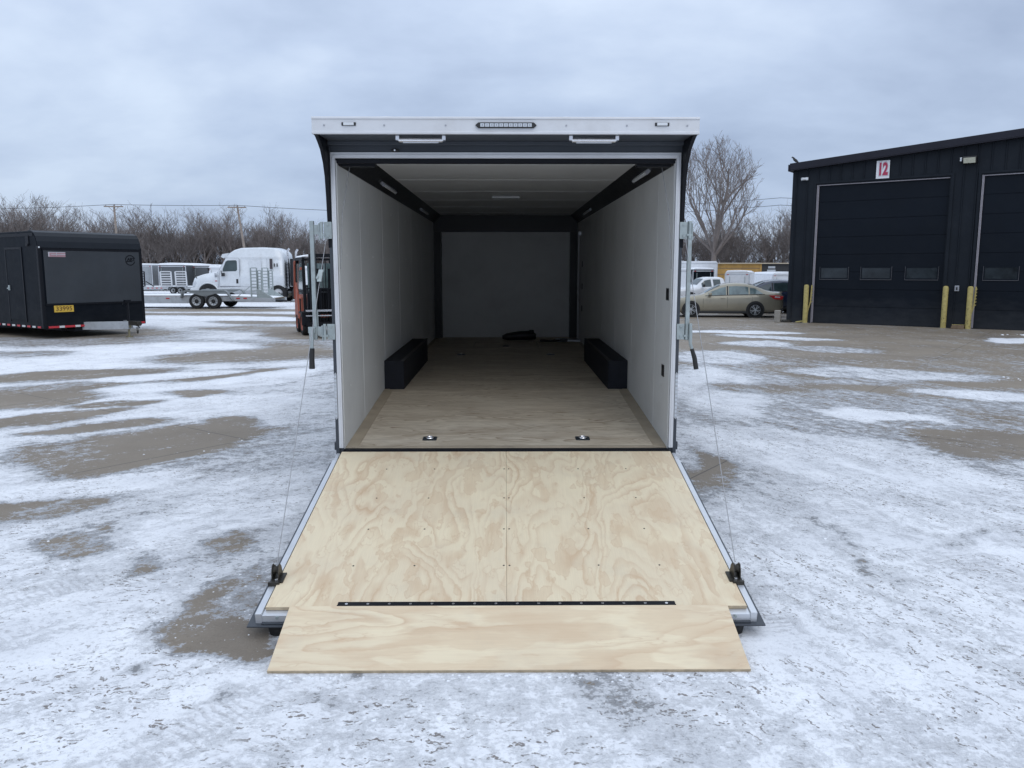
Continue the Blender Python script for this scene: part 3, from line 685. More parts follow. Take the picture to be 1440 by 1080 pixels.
    for sx in (-1, 1):
        mb.prism([(sx * 1.222, SZ + .008), (sx * 1.253, SZ + .008), (sx * 1.253, 2.672), (sx * 1.222, 2.632)], -.012, .012, 'XZ')
        mb.prism([(sx * 1.233, SZ + .02), (sx * 1.240, SZ + .02), (sx * 1.240, 2.650), (sx * 1.233, 2.642)], -.016, -.012, 'XZ')
    mb.prism([(-1.253, 2.672), (1.253, 2.672), (1.222, 2.632), (-1.222, 2.632)], -.012, .0115, 'XZ')
    mb.prism([(-1.240, 2.657), (1.240, 2.657), (1.233, 2.645), (-1.233, 2.645)], -.016, -.012, 'XZ')
    mb.build('opening_trim', M['whitealu'], T0, bevel=.0015)
    quick('header_bar', T0, M['blackp'], lambda b: (b.bb(-1.222, 1.222, .02, .075, 2.60, 2.634), b.bb(-1.2, -.95, .08, .16, 2.585, 2.62), b.bb(.95, 1.2, .08, .16, 2.585, 2.62)), bevel=.003)
    # spoiler cap
    mb = MB()
    mb.prism([(-.36, 2.744), (-.36, 2.760), (-.352, 2.764), (-.352, 2.838), (-.362, 2.842), (-.360, 2.856), (-.33, 2.860), (-.33, 2.744)], -1.298, 1.298, 'YZ')
    mb.bb(-1.296, 1.296, -.33, .12, 2.835, 2.853)
    for sx in (-1, 1): mb.bb(sx * 1.289, sx * 1.298, -.33, .30, 2.745, 2.852)
    cap = mb.build('spoiler_cap', M['whitealu'], T0, bevel=.0025)
    def lump(b):
        r2 = random.Random(4)
        pts = [(-1.28 + i * .08, -.34, 2.851 + r2.random() * .003) for i in range(33)]
        b.tube(pts, [.003 + r2.random() * .005 for _ in pts], 6)
    quick('snow_lip', cap, M['snow'], lump, smooth=True)
    def scr(b):
        for px in (452, 537, 624, 795, 881, 967):
            x = (px - 709.5) * 5.33 / 1130; b.cyl((x, -.353, 2.80), (x, -.358, 2.80), .006, 8)
    quick('screw', cap, M['trimgrey'], scr)
    bl = quick('brake_light', T0, M['darkplastic'], lambda b: b.prism([(-.205, 2.80), (-.185, 2.782), (.185, 2.782), (.205, 2.80), (.185, 2.818), (-.185, 2.818)], -.368, -.352, 'XZ'), bevel=.002)
    for k in range(11):
        x = -.158 + k * .0316
        quick('led', bl, None, lambda b: (b.use(M['lens']).bb(x - .0135, x + .0135, -.372, -.366, 2.789, 2.811), b.use(M['darkplastic']).cyl((x, -.3725, 2.80), (x, -.374, 2.80), .003, 8)), bevel=.0)
    for px in (487, 931):
        x = (px - 709.5) * 5.33 / 1130
        o = quick('clearance_light', T0, M['darkplastic'], lambda b: b.bb(x - .048, x + .048, -.360, -.352, 2.797, 2.819), bevel=.003)
        quick('lens', o, M['lampoff'], lambda b: b.bb(x - .035, x + .035, -.367, -.360, 2.799, 2.817), bevel=.002)
    for cx in (-.576, .595):
        o = quick('load_light', T0, M['chrome'], lambda b: (b.tube([(cx - .160, -.30, 2.732), (cx - .145, -.30, 2.712), (cx + .145, -.30, 2.712), (cx + .160, -.30, 2.732)], .014, 10), b.bb(cx - .168, cx - .145, -.315, -.27, 2.712, 2.741), b.bb(cx + .145, cx + .168, -.315, -.27, 2.712, 2.741)), smooth=True)
        quick('lens', o, M['lens'], lambda b: b.bb(cx - .12, cx + .12, -.306, -.294, 2.693, 2.6985), bevel=.002)
    o = quick('rear_camera', T0, M['darkplastic'], lambda b: (b.bb(-.815, -.765, -.03, .0, 2.674, 2.692),), bevel=.005)
    quick('camera_lens', o, M['chrome'], lambda b: b.cyl((-.79, -.034, 2.683), (-.79, -.03, 2.683), .006, 12))
    # tail lamps on the posts
    for sx in (-1, 1):
        o = quick('tail_light', T0, M['silver'], lambda b: b.prism([(sx * 1.256, .75), (sx * 1.2665, .735), (sx * 1.277, .75), (sx * 1.277, 1.075), (sx * 1.2665, 1.09), (sx * 1.256, 1.075)], -.012, .0, 'XZ'), bevel=.001)
        for k in range(11):
            z = .765 + k * .0295
            quick('led', o, M['lens'], lambda b: b.cyl((sx * 1.2665, -.016, z), (sx * 1.2665, -.011, z), .0095, 12))
    # cam bars swung out beside the posts, with hinges and handles
    zn = M['zinc']
    for sx, bx, zt, zb in ((-1, 1.400, 2.192, 1.335), (1, 1.330, 2.192, 1.33)):
        b_ = MB(); b_.bb(sx * bx - .0145, sx * bx + .0145, -.03, -.001, zb, zt)
        cb = b_.build('cam_bar', M['zinc'], T0, bevel=.003)
        for z0, z1 in ((2.065, 2.185), (1.335, 1.450)):
            def br(b):
                b.bb(sx * 1.345, sx * (bx - .0145), -.022, -.012, z0 + .03, z1 - .02)
                b.bb(sx * 1.256, sx * 1.312, -.022, -.0165, z0, z1)
                b.bb(sx * 1.256, sx * 1.312, -.0165, .0, z0 + .01, z1 - .01)
                b.bb(sx * 1.305, sx * 1.345, -.035, -.012, z0 + .02, z0 + .035)
                b.cyl((sx * 1.328, -.028, z0), (sx * 1.328, -.028, z1), .012, 10)
                b.cyl((sx * 1.345, -.028, z0 - .01), (sx * 1.345, -.028, z1 - .01), .006, 8)
                for z in (z0 + .02, z1 - .02): b.cyl((sx * 1.284, -.022, z), (sx * 1.284, -.030, z), .009, 8)
            quick('bar_hinge', T0, zn, br, bevel=.0015)
    def h1(b):
        b.bb(-1.445, -1.395, -.05, -.035, 1.385, 1.43); b.cyl((-1.425, -.05, 1.41), (-1.425, -.062, 1.41), .012, 10)
        b.prism([(-1.436, 1.42), (-1.404, 1.42), (-1.408, 1.25), (-1.434, 1.25)], -.066, -.052, 'XZ')
    o = quick('cam_handle', T0, zn, h1, bevel=.002)
    quick('grip', o, M['darkplastic'], lambda b: b.tube([(-1.421, -.059, 1.275), (-1.423, -.059, 1.20), (-1.424, -.059, 1.125)], [.020, .019, .021], 10), smooth=True)
    o = quick('cam_handle', T0, zn, lambda b: b.tube([(1.350, -.045, 1.455), (1.352, -.05, 1.38), (1.350, -.055, 1.31), (1.368, -.058, 1.255)], [.012, .013, .012, .011], 8), smooth=True)
    quick('grip', o, M['darkplastic'], lambda b: b.tube([(1.362, -.057, 1.27), (1.384, -.060, 1.20), (1.398, -.062, 1.12)], [.014, .017, .018], 10), smooth=True)
    # slots and bar on the right hand wall
    for y, z in ((.10, 1.66), (.20, 1.07), (6.9, 1.9), (6.9, 1.55), (6.9, 1.2)): quick('wall_slot', T0, M['covem'], lambda b: b.bb(1.215, 1.212, y, y + .10, z - .045, z + .045))
    quick('door_bar', T0, M['alu'], lambda b: (b.cyl((1.18, 7.25, .66), (1.18, 7.25, 2.40), .014, 8), b.bb(1.17, 1.214, 7.23, 7.27, 2.36, 2.42)))
    quick('threshold', T0, M['alu'], lambda b: b.bb(.82, 1.21, 7.1, 7.4, FZ + .002, FZ + .03), bevel=.003)
    quick('floor_hatch', T0, None, lambda b: (b.use(M['floor_trim']).bb(-.5, .5, 6.2, 6.22, FZ + .001, FZ + .006), b.bb(-.5, .5, 7.0, 7.02, FZ + .001, FZ + .006), b.bb(-.5, -.48, 6.22, 7.0, FZ + .001, FZ + .006), b.bb(.48, .5, 6.22, 7.0, FZ + .001, FZ + .006), b.use(M['covem']).bb(-.05, .05, 6.3, 6.4, FZ + .001, FZ + .01)))
    # recessed tie-down rings
    for x, y in ((-.60, .27), (.60, .27), (-.62, 5.2), (.62, 5.2)):
        z = SZ + sl * (y - .03) if y < BY else FZ
        a = math.atan(sl) if y < BY else 0
        Tm = Matrix.Translation((x, y, z + .001)) @ Matrix.Rotation(a, 4, 'X')
        o = quick('tie_down', T0, mat('dark plated ring pan', (0.07, 0.085, 0.10), 0.35, 0.6), lambda b: b.prism([(-.055, -.042), (-.047, -.05), (.047, -.05), (.055, -.042), (.055, .042), (.047, .05), (-.047, .05), (-.055, .042)], 0, .004, 'XY', Tm))
        quick('recess', o, M['blackp'], lambda b: b.cyl((0, 0, .0042), (0, 0, .0055), .036, 20, Tm))
        ring = [(.027 * math.cos(t * .3142), .027 * math.sin(t * .3142), .010) for t in range(21)]
        quick('ring', o, M['chrome'], lambda b: (b.tube(ring, .006, 6, Tm), b.cyl((0, 0, .0058), (0, 0, .0066), .016, 16, Tm)), smooth=True)
    # sill
    quick('sill', T0, M['blackp'], lambda b: (b.bb(-1.222, 1.222, -.02, .028, SZ - .028, SZ - .002), b.cyl((-1.2, -.028, SZ - .018), (1.2, -.028, SZ - .018), .013, 10)), bevel=.001)
    # ------- ramp door
    A = Vector((0, -.038, SZ - .012)); ang = math.atan2(.352, 2.015); L = 2.015
    rd = MB()
    for sx in (-1, 1):
        rd.bb(sx * 1.238, sx * 1.272, -.12, -(L + .046), -.066, -.010)
        rd.bb(sx * 1.238, sx * 1.262, -.02, -.12, -.050, -.006)
    rd.bb(-1.2375, 1.2375, -(L - .02), -(L + .045), -.066, -.0195)
    rd.bb(-1.2375, 1.2375, -.012, -.05, -.062, -.02)
    ramp = rd.build('ramp_door', M['alu'], T0, bevel=.002)
    ramp.location = A; ramp.rotation_euler = (ang, 0, 0)
    for sx in (-1, 1):
        pl = quick('ramp_plywood', ramp, M['ramp_ply'], lambda b: b.bb(sx * .0005, sx * 1.229, -.004, -L, -.017, 0), bevel=.0015)
        def sc(b):
            for x in (.016, .50, .84):
                for y in (.32, .78, 1.2, 1.62):
                    jx = x + ((y * 37) % 1 - .5) * .03 * (x > .1); b.cyl((sx * jx, -y, -.001), (sx * jx, -y, .0012), .0055, 8)
        quick('ramp_screws', pl, M['darkplastic'], sc)
    quick('plywood_edge', ramp, M['wood_edge'], lambda b: b.bb(-1.229, 1.229, -L, -(L + .0025), -.017, -.0005))
    quick('ramp_core', ramp, M['blackp'], lambda b: b.bb(-1.237, 1.237, -.013, -(L - .022), -.060, -.0178))
    sk = quick('ramp_skin', ramp, M['charcoal'], lambda b: (b.bb(-1.31, 1.31, -.06, -(L + .075), -.072, -.064), b.bb(-1.24, 1.24, -(L + .045), -(L + .060), -.064, -.056)), bevel=.002)
    for sx in (-1, 1):
        quick('rubber_foot', ramp, M['rubber'], lambda b: b.tube([(sx * 1.17, -(L + .02), -.072), (sx * 1.17, -(L + .02), -.135)], [.05, .042], 18), smooth=True)
        quick('bolt', ramp, M['zinc'], lambda b: b.cyl((sx * 1.16, -(L + .045), -.03), (sx * 1.16, -(L + .053), -.03), .008, 8))
        def brk(b):
            x = sx * 1.245; y = -1.735
            b.prism([(-.045, .0), (.045, .0), (.030, .055), (.012, .078), (-.012, .078), (-.030, .05)], x - .020, x - .014, 'YZ', Matrix.Translation((0, y, 0)))
            b.prism([(-.045, .0), (.045, .0), (.030, .055), (.012, .078), (-.012, .078), (-.030, .05)], x + .014, x + .020, 'YZ', Matrix.Translation((0, y, 0)))
            b.bb(x - .045 if sx > 0 else x - .022, x + .022 if sx > 0 else x + .045, y - .06, y + .035, .0005, .008)
            b.bb(x - .03, x + .03, y - .075, y - .060, -.06, .012)
            b.lathe([(-.013, .008), (-.011, .026), (0, .019), (.011, .026), (.013, .008)], 16, Matrix.Translation((x, y, .048)))
            b.use(M['chrome']).box((x - sx * .012, y - .052, .012), (.014, .014, .02))
        quick('cable_bracket', ramp, None, lambda b: (b.use(M['bracket']), brk(b)), bevel=.0008)
    hg = quick('flap_hinge', ramp, M['blackp'], lambda b: (b.bb(-.865, .865, -(L - .036), -(L + .001), .0005, .005), b.cyl((-.865, -(L + .002), .004), (.865, -(L + .002), .004), .007, 10)))
    for k in range(16):
        x = -.82 + k * .1093
        quick('rivet', hg, M['chrome'], lambda b: b.cyl((x, -(L - .014), .005), (x, -(L - .014), .0085), .0075, 10))
    # flap lying from the ramp end to the ground
    B = A + Vector((0, -math.cos(ang) * (L + .006), -math.sin(ang) * (L + .006)))
    ex = (3.487 - 5.93) - B.y; ez = .020 - B.z
    fl = math.hypot(ex, ez); fa = math.atan2(-ez, -ex)
    f = quick('ramp_flap', T0, M['flap_ply'], lambda b: b.bb(-1.115, 1.115, 0.0, -fl, -.015, .010), bevel=.0015)
    f.location = (B.x + .012, B.y, B.z); f.rotation_euler = (fa, 0, 0)
    quick('plywood_edge', f, M['wood_edge'], lambda b: (b.bb(-1.115, 1.115, -fl, -(fl + .0025), -.0148, .0095), b.bb(-1.115, 1.115, -fl - .0025, -(fl + .0032), -.008, -.006), b.bb(-1.115, 1.115, -fl - .0025, -(fl + .0032), .001, .0028)))
    # lift cables with their springs
    for sx in (-1, 1):
        a_ = Vector((sx * 1.295, -.03, 2.07)); q = A + Vector((sx * 1.245, -math.cos(ang) * 1.735 + .0, -math.sin(ang) * 1.735 + .075))
        q.y += .01
        c = quick('lift_cable', T0, M['cable'], lambda b: b.tube([a_, q], .0026, 6))
        d = (q - a_)
        def blk(b):
            p = a_ + d * .125; p2 = a_ + d * .17
            b.bar(p, p2, .030, .004); b.bar(p + Vector((0, -.02, 0)), p2 + Vector((0, -.02, 0)), .030, .004)
            b.bar(p + Vector((sx * .012, -.01, -.02)), p2 + Vector((sx * .016, -.01, .02)), .014, .012)
        if sx < 0: quick('cable_clamp', c, M['zinc'], blk, bevel=.001)
        quick('spring_cable', T0, M['cable'], lambda b: b.tube([(sx * 1.14, .13, 2.60), (sx * 1.19, .05, 2.25), (sx * 1.208, .02, 1.85)], .0025, 5))
    return T0
build_main_trailer()
# things lying at the far end of the trailer
o = thing('cargo_bundle', (0.12, 13.2, .705), 'low black bundle lying on the trailer floor by the front wall', 'bundle', (0, 0, R(4)))
quick('bundle_cover', o, M['covem'], lambda b: b.tube([(-.28, 0, .05), (-.2, 0, .06), (0, .02, .075), (.15, 0, .08), (.27, 0, .06)], [.03, .06, .075, .08, .05], 12), smooth=True)
quick('bundle_knob', o, M['darkplastic'], lambda b: b.tube([(.2, 0, .1), (.2, 0, .17)], [.05, .04], 10), smooth=True)
o = quick('ratchet_strap', None, M['covem'], lambda b: (b.tube([(.0, 0, .02), (.15, -.04, .02), (.3, .01, .022), (.44, 0, .02)], .018, 6), b.box((.38, .0, .03), (.12, .07, .04))), smooth=True)
o.location = (.45, 12.9, .705); tag(o, 'thin black strap with a buckle on the trailer floor near the side door', 'strap')
# ------------------------------------------------------------------ black metal building
def text_on(name, s, size, m, parent, x, y, z, bold=0.0, sx=1.0):
    """lettering standing in a plane that faces local -Y"""
    T = Matrix.Translation((x, y, z)) @ Matrix.Rotation(math.pi / 2, 4, 'X')
    return text_mesh(name, s, size, m, parent, T, bold, sx)

def build_building():
    B = thing('metal_building', (10.64, 28.71, 0), 'black metal shop building with a sloping roofline and large sectional doors', 'building', (0, 0, R(-36.7)))
    S0, S1, DEP = -0.82, 17.6, 24.0
    top = lambda s: 5.37 + (s - S0) * 0.0735
    doors = [(0.03, 4.13), (5.05, 9.15), (10.1, 14.2)]
    DH = 4.80
    mb = MB()
    cuts = [S0] + [v for d in doors for v in d] + [S1]
    for i in range(0, len(cuts), 2):
        a, b = cuts[i], cuts[i + 1]
        mb.prism([(a, 0), (b, 0), (b, top(b)), (a, top(a))], 0, .15)
    for a, b in doors: mb.prism([(a, DH), (b, DH), (b, top(b)), (a, top(a))], 0, .15)
    mb.prism([(0.15, 0), (DEP, 0), (DEP, top(S0)), (.15, top(S0))], S0, S0 + .15, 'YZ')
    mb.prism([(0.15, 0), (DEP, 0), (DEP, top(S1)), (.15, top(S1))], S1 - .15, S1, 'YZ')
    mb.bb(S0, S1, DEP - .1, DEP, 0, top(S0))
    # standing ribs of the siding
    s = S0 + .12
    while s < S1:
        inside = [d for d in doors if d[0] - .06 < s < d[1] + .06]
        z0 = DH + .06 if inside else 0.0
        mb.prism([(s - .028, 0), (s - .012, -.030), (s + .012, -.030), (s + .028, 0)], z0, top(s) - .02, 'XY')
        s += .372
    mb.build('wall', M['buildskin'], B)
    mb = MB()
    mb.prism([(S0 - .12, top(S0) + .02), (S1 + .2, top(S1) + .05), (S1 + .2, top(S1) + .12), (S0 - .12, top(S0) + .09)], -.1, DEP)
    mb.build('roof', M['buildtrim'], B)
    mb = MB()
    mb.prism([(S0 - .10, top(S0) - .02), (S1 + .2, top(S1) - .02), (S1 + .2, top(S1) + .21), (S0 - .10, top(S0) + .21)], -.20, -.101)
    mb.prism([(S0 - .10, top(S0) - .05), (S1 + .2, top(S1) - .05), (S1 + .2, top(S1) - .021), (S0 - .10, top(S0) - .021)], -.20, -.01)
    mb.bb(S0 - .15, S0 - .101, -.22, DEP, top(S0) - .06, top(S0) + .17)
    mb.build('rake_trim', M['buildtrim'], B, bevel=.01)
    mb = MB(); mb.bb(S0 - .02, S0 + .10, -.035, .3, 0, top(S0) - .06); mb.build('corner_trim', M['buildskin'], B)
    for k, (a, b) in enumerate(doors):
        d = MB()
        nsec = 8; hs = DH / nsec
        for i in range(nsec): d.bb(a + .002, b - .002, .09, .13, i * hs + .012, (i + 1) * hs - .012); d.bb(a + .002, b - .002, .10, .13, i * hs - .012 if i else 0, i * hs + .012)
        do = d.build('overhead_door', M['builddoor'], B, bevel=.004)
        wins = [(.20, 1.15), (1.56, 2.53), (2.96, 3.94)]
        for (u, v) in wins:
            u += a; v += a
            fr = quick('door_window', do, M['builddoor'], lambda m_: (m_.bb(u, v, .062, .0895, 1.55, 1.59), m_.bb(u, v, .062, .0895, 1.94, 1.98), m_.bb(u, u + .035, .062, .0895, 1.59, 1.94), m_.bb(v - .035, v, .062, .0895, 1.59, 1.94)))
            g = quick('window_pane', do, M['doorglass'], lambda m_: m_.bb(u + .036, v - .036, .074, .0885, 1.591, 1.939))
            quick('window_bead', do, mat('dull window bead', (0.10, 0.10, 0.11), 0.5), lambda m_: (m_.bb(u - .012, v + .012, .066, .0885, 1.532, 1.548), m_.bb(u - .012, u - .001, .070, .0885, 1.55, 1.98), m_.bb(v + .001, v + .012, .070, .0885, 1.55, 1.98)))
        quick('weather_strip', B, mat('pale weather strip', (0.33, 0.31, 0.34), 0.6), lambda m_: (m_.bb(a - .001, a + .030, .02, .088, 0.02, DH - .03), m_.bb(a, b, .02, .088, DH - .03, DH - .002), m_.bb(a - .022, a - .002, -.006, -.001, 0, DH)))
        quick('jamb_trim', B, M['buildskin'], lambda m_: (m_.bb(a - .12, a - .051, -.036, -.001, 0, DH + .04), m_.bb(b + .03, b + .12, -.036, -.001, 0, DH + .04), m_.bb(a - .12, b + .12, -.038, -.001, DH + .04, DH + .11)))
    # lights, camera, sign and keypad are fixed to the wall: parts of the building's face
    W = B.matrix_world if False else (Matrix.Translation(B.location) @ Euler(B.rotation_euler).to_matrix().to_4x4())
    def fixed(name, x, z, label, cat):
        return thing(name, W @ Vector((x, 0, z)), label, cat, (0, 0, R(-36.7)))
    sg = fixed('number_sign', 2.12, 5.17, 'small white board with a red number 12 above the garage door', 'sign')
    quick('board', sg, M['signwhite'], lambda m_: m_.bb(-.205, .205, -.048, -.036, -.29, .29), bevel=.002)
    text_on('number_outline', '12', .56, M['trimgrey'], sg, 0, -.0495, -.005, .046, .58)
    text_on('number_gap', '12', .55, M['signwhite'], sg, 0, -.0530, -.005, .036, .58)
    text_on('number', '12', .54, M['signred'], sg, 0, -.0565, -.005, .026, .58)
    li = fixed('wall_light', 4.66, 5.27, 'rectangular floodlight with a pale cover mounted high between the two garage doors', 'light')
    quick('housing', li, M['darkplastic'], lambda m_: m_.prism([(-.04, .12), (-.24, .10), (-.25, .06), (-.18, -.10), (-.04, -.12)], -.19, .19, 'YZ'), bevel=.01)
    quick('cover', li, mat('yellowed lamp cover', (0.52, 0.52, 0.42), 0.35), lambda m_: m_.prism([(-.245, .058), (-.262, .052), (-.196, -.102), (-.18, -.10)], -.165, .165, 'YZ'), bevel=.004)
    quick('sensor', li, M['lampoff'], lambda m_: m_.bb(-.27, -.215, -.18, -.06, -.03, .09), bevel=.01)
    cm = fixed('security_camera', -.36, 5.03, 'tiny white security camera on the corner of the black building', 'camera')
    quick('camera_body', cm, M['white'], lambda m_: m_.tube([(-.03, -.06, .0), (-.13, -.17, -.01)], .048, 12), smooth=True)
    quick('mount', cm, M['white'], lambda m_: m_.bb(-.02, .06, -.09, -.032, -.05, .05), bevel=.008)
    kp = fixed('keypad', 4.56, 1.28, 'small grey keypad box on the wall between the two doors', 'keypad')
    quick('box', kp, M['trimgrey'], lambda m_: m_.bb(-.065, .065, -.075, -.032, -.09, .09), bevel=.01)
    quick('face', kp, M['darkplastic'], lambda m_: m_.bb(-.025, .025, -.079, -.0755, -.05, .04), bevel=.003)
    # bollards
    lab = ['yellow steel bollard at the left jamb of door twelve, beside a leaning yellow guard',
           'clean yellow bollard at the right jamb of door twelve', 'scraped yellow bollard beside the brown chock, left of the second door',
           'yellow bollard at the far jamb of the second door']
    for k, (x, y) in enumerate(((-.12, -.22), (4.27, -.22), (4.98, -.30), (9.3, -.3))):
        p = W @ Vector((x, y, 0))
        bo = thing('bollard', (p.x, p.y, 0), lab[k], 'bollard', (0, 0, k), group='yellow bollards beside the garage doors')
        quick('post', bo, M['yellowpost'], lambda m_: m_.tube([(0, 0, -.02), (0, 0, 1.30), (0, 0, 1.335), (0, 0, 1.352), (0, 0, 1.358)], [.082, .082, .072, .045, .012], 20), smooth=True)
        def chips(m_):
            r_ = random.Random(k + 3)
            for _ in range(0 if k == 0 else 16 * k):
                a = r_.uniform(0, 6.28); z = r_.choice((r_.uniform(.08, .45), r_.uniform(.1, .9)))
                Tm = Matrix.Rotation(a, 4, 'Z') @ Matrix.Translation((.0825, 0, z))
                w = r_.uniform(.006, .016); h = r_.uniform(.01, .03)
                m_.add([(0, -w, -h), (.001, w, -h * .4), (0, w * .7, h), (.001, -w * .5, h * .6), (-.004, 0, 0)], [(0, 1, 4), (1, 2, 4), (2, 3, 4), (3, 0, 4), (0, 3, 2, 1)], Tm)
        if k: quick('paint_chips', bo, M['bracket'], chips)
        quick('base', bo, M['concrete'], lambda m_: m_.cyl((0, 0, 0), (0, 0, .012), .12, 20))
    for k, (x, x2) in enumerate(((.02, .04), (5.10, 5.04))):
        p = W @ Vector((x, -.10, 0))
        g = thing('track_guard', p, ['bent yellow door guard leaning at the left jamb of door twelve', 'bent yellow door guard behind the bollard left of the second door'][k], 'guard', (0, 0, R(-36.7)), group='yellow guards at the door jambs')
        quick('guard_rail', g, M['yellowpost'], lambda m_: m_.tube([(-.12, -.06, .02), (-.08, -.05, .45), (-.02, 0, .75), (.0, .03, 1.34)], .024, 6), smooth=True)
        quick('guard_rib', g, M['yellowpost'], lambda m_: [m_.bar((-.03 + .004 * i, -.01, .72 + i * .1), (.03, .05, .77 + i * .1), .02) for i in range(6)])
        quick('foot_strap', g, M['yellowpost'], lambda m_: m_.tube([(-.12, -.08, .10), (-.24, -.10, .06), (-.40, -.08, .03), (-.48, -.1, .03)], [.016, .03, .03, .012], 6), smooth=True)
    p = W @ Vector((4.72, -.28, 0))
    ck = thing('door_chock', p, 'brown wooden chock with a yellow strap on the ground between two bollards', 'chock', (0, 0, R(-36.7)))
    quick('block', ck, M['brownmat'], lambda m_: m_.prism([(-.22, .0), (.17, .0), (.17, .12), (-.17, .13)], -.12, .12), bevel=.012)
    quick('strap', ck, M['yellowpost'], lambda m_: m_.bb(-.19, .175, -.04, .04, .131, .141), bevel=.003)
    # bird on the gutter corner
    p = W @ Vector((S0 + .06, -.15, top(S0) + .21))
    bd = MB(); bd.tube([(-.13, 0, .20), (-.10, 0, .215), (-.06, 0, .19), (-.02, 0, .13), (.03, 0, .09), (.09, 0, .04), (.15, 0, -.01)], [.006, .026, .032, .045, .052, .032, .010], 10)
    bo = bd.build('bird', M['darkplastic'], None, smooth=True); bo.location = p; bo.rotation_euler = (0, 0, R(-36.7))
    tag(bo, 'dark bird perched on the left roof corner of the black building', 'bird')
    quick('leg', bo, M['trimgrey'], lambda m_: m_.cyl((.01, -.015, 0), (.015, -.015, .07), .004, 5)); quick('leg', bo, M['trimgrey'], lambda m_: m_.cyl((.01, .015, 0), (.015, .015, .07), .004, 5))
build_building()
cb = thing('concrete_block', (9.60, 29.1, 0), 'upright grey concrete block standing by the corner of the black building', 'block', (0, 0, R(-30)))
quick('block_body', cb, M['concrete'], lambda b: b.bb(-.10, .10, -.09, .09, 0, .43), bevel=.015)
cr = thing('scrap_chain', (9.86, 29.05, 0), 'dark tangle of scrap chain on the concrete beside the block', 'chain')
quick('chain_links', cr, M['bracket'], lambda b: [b.tube([(math.cos(t * .9 + k) * .05 + k * .06 - .1, math.sin(t * .9 + k) * .06, .05 + .03 * math.sin(t + k)) for t in range(8)], .022, 6) for k in range(5)], smooth=True)
quick('iron_plate', cr, M['bracket'], lambda b: b.box((.12, .02, .03), (.22, .14, .06), (0, 0, .3)), bevel=.004)

# ------------------------------------------------------------------ vehicles by lofting
class Loft:
    def __init__(s, st, bulge=.0):
        s.x = [r[0] for r in st]; s.c = list(zip(*[r[1:] for r in st])); s.b = bulge
    def at(s, x):
        return [float(np.interp(x, s.x, c)) for c in s.c]     # low, belt, top, w, wr
    def sec(s, x):
        low, belt, top, w, wr = s.at(x)
        dz = top - belt
        e_ = min(.10, max(.015, dz * .28))
        return [(0, low), (w * .86, low), (w * .95, low + .05), (w * .985, low + .16), (w * 1.0, low + (belt - low) * .50),
                (w * .995, low + (belt - low) * .78), (w * .97, belt - .035), (w * .935, belt),
                (wr + (w * .935 - wr) * .04 + .0, top - e_), (wr - .035, top - e_ * .45), (wr - .12, top - e_ * .12), (wr * .5, top + .012), (0, top + .018)]
    def body(s, name, parent, m, n=70):
        X = np.linspace(s.x[0], s.x[-1], n); secs = []
        raw = [s.sec(x) for x in X]
        mb = MB(); vs = []
        for x, pr in zip(X, raw):
            half = [(x, -y, z) for y, z in pr]; other = [(x, y, z) for y, z in pr[-2:0:-1]]
            vs += half + other
        k = len(raw[0]) * 2 - 2
        fs = []
        for i in range(n - 1):
            for j in range(k): j2 = (j + 1) % k; fs.append((i * k + j, i * k + j2, (i + 1) * k + j2, (i + 1) * k + j))
        fs.append(tuple(range(k))); fs.append(tuple(range((n - 1) * k, n * k))[::-1])
        mb.add(vs, fs)
        return mb.build(name, m, parent, smooth=50)
    def side(s, name, parent, m, x0, x1, v0, v1, sy, off=.006, nx=14, cut=None):
        mb = MB(); vs = []; NV = 3
        for i in range(nx):
            x = x0 + (x1 - x0) * i / (nx - 1); pr = s.sec(x)
            (ya, za), (yb, zb) = pr[7], pr[8]
            a = v0(x) if callable(v0) else v0; b = v1(x) if callable(v1) else v1
            for j in range(NV):
                v = a + (b - a) * j / (NV - 1)
                vs.append((x, sy * (ya + (yb - ya) * v + off), za + (zb - za) * v))
        fs = [(i * NV + j, (i + 1) * NV + j, (i + 1) * NV + j + 1, i * NV + j + 1) for i in range(nx - 1) for j in range(NV - 1)]
        mb.add(vs, fs); return mb.build(name, m, parent, smooth=True)
    def topband(s, name, parent, m, x0, x1, fy=.9, off=.006, n=10):
        mb = MB(); vs = []
        for i in range(n):
            x = x0 + (x1 - x0) * i / (n - 1); low, belt, top, w, wr = s.at(x)
            for f in (-1, -.5, 0, .5, 1): vs.append((x, f * (wr - .10) * fy, top + .02 - .02 * abs(f) + off))
        fs = [(i * 5 + j, (i + 1) * 5 + j, (i + 1) * 5 + j + 1, i * 5 + j + 1) for i in range(n - 1) for j in range(4)]
        mb.add(vs, fs); return mb.build(name, m, parent, smooth=True)

def arch_shade(b, x, r, y, w=.10):  # black drum stands in for the shade of an uncut wheel well
    b.tube([(x, y - w, r), (x, y + w, r)], r * 1.16, 28)

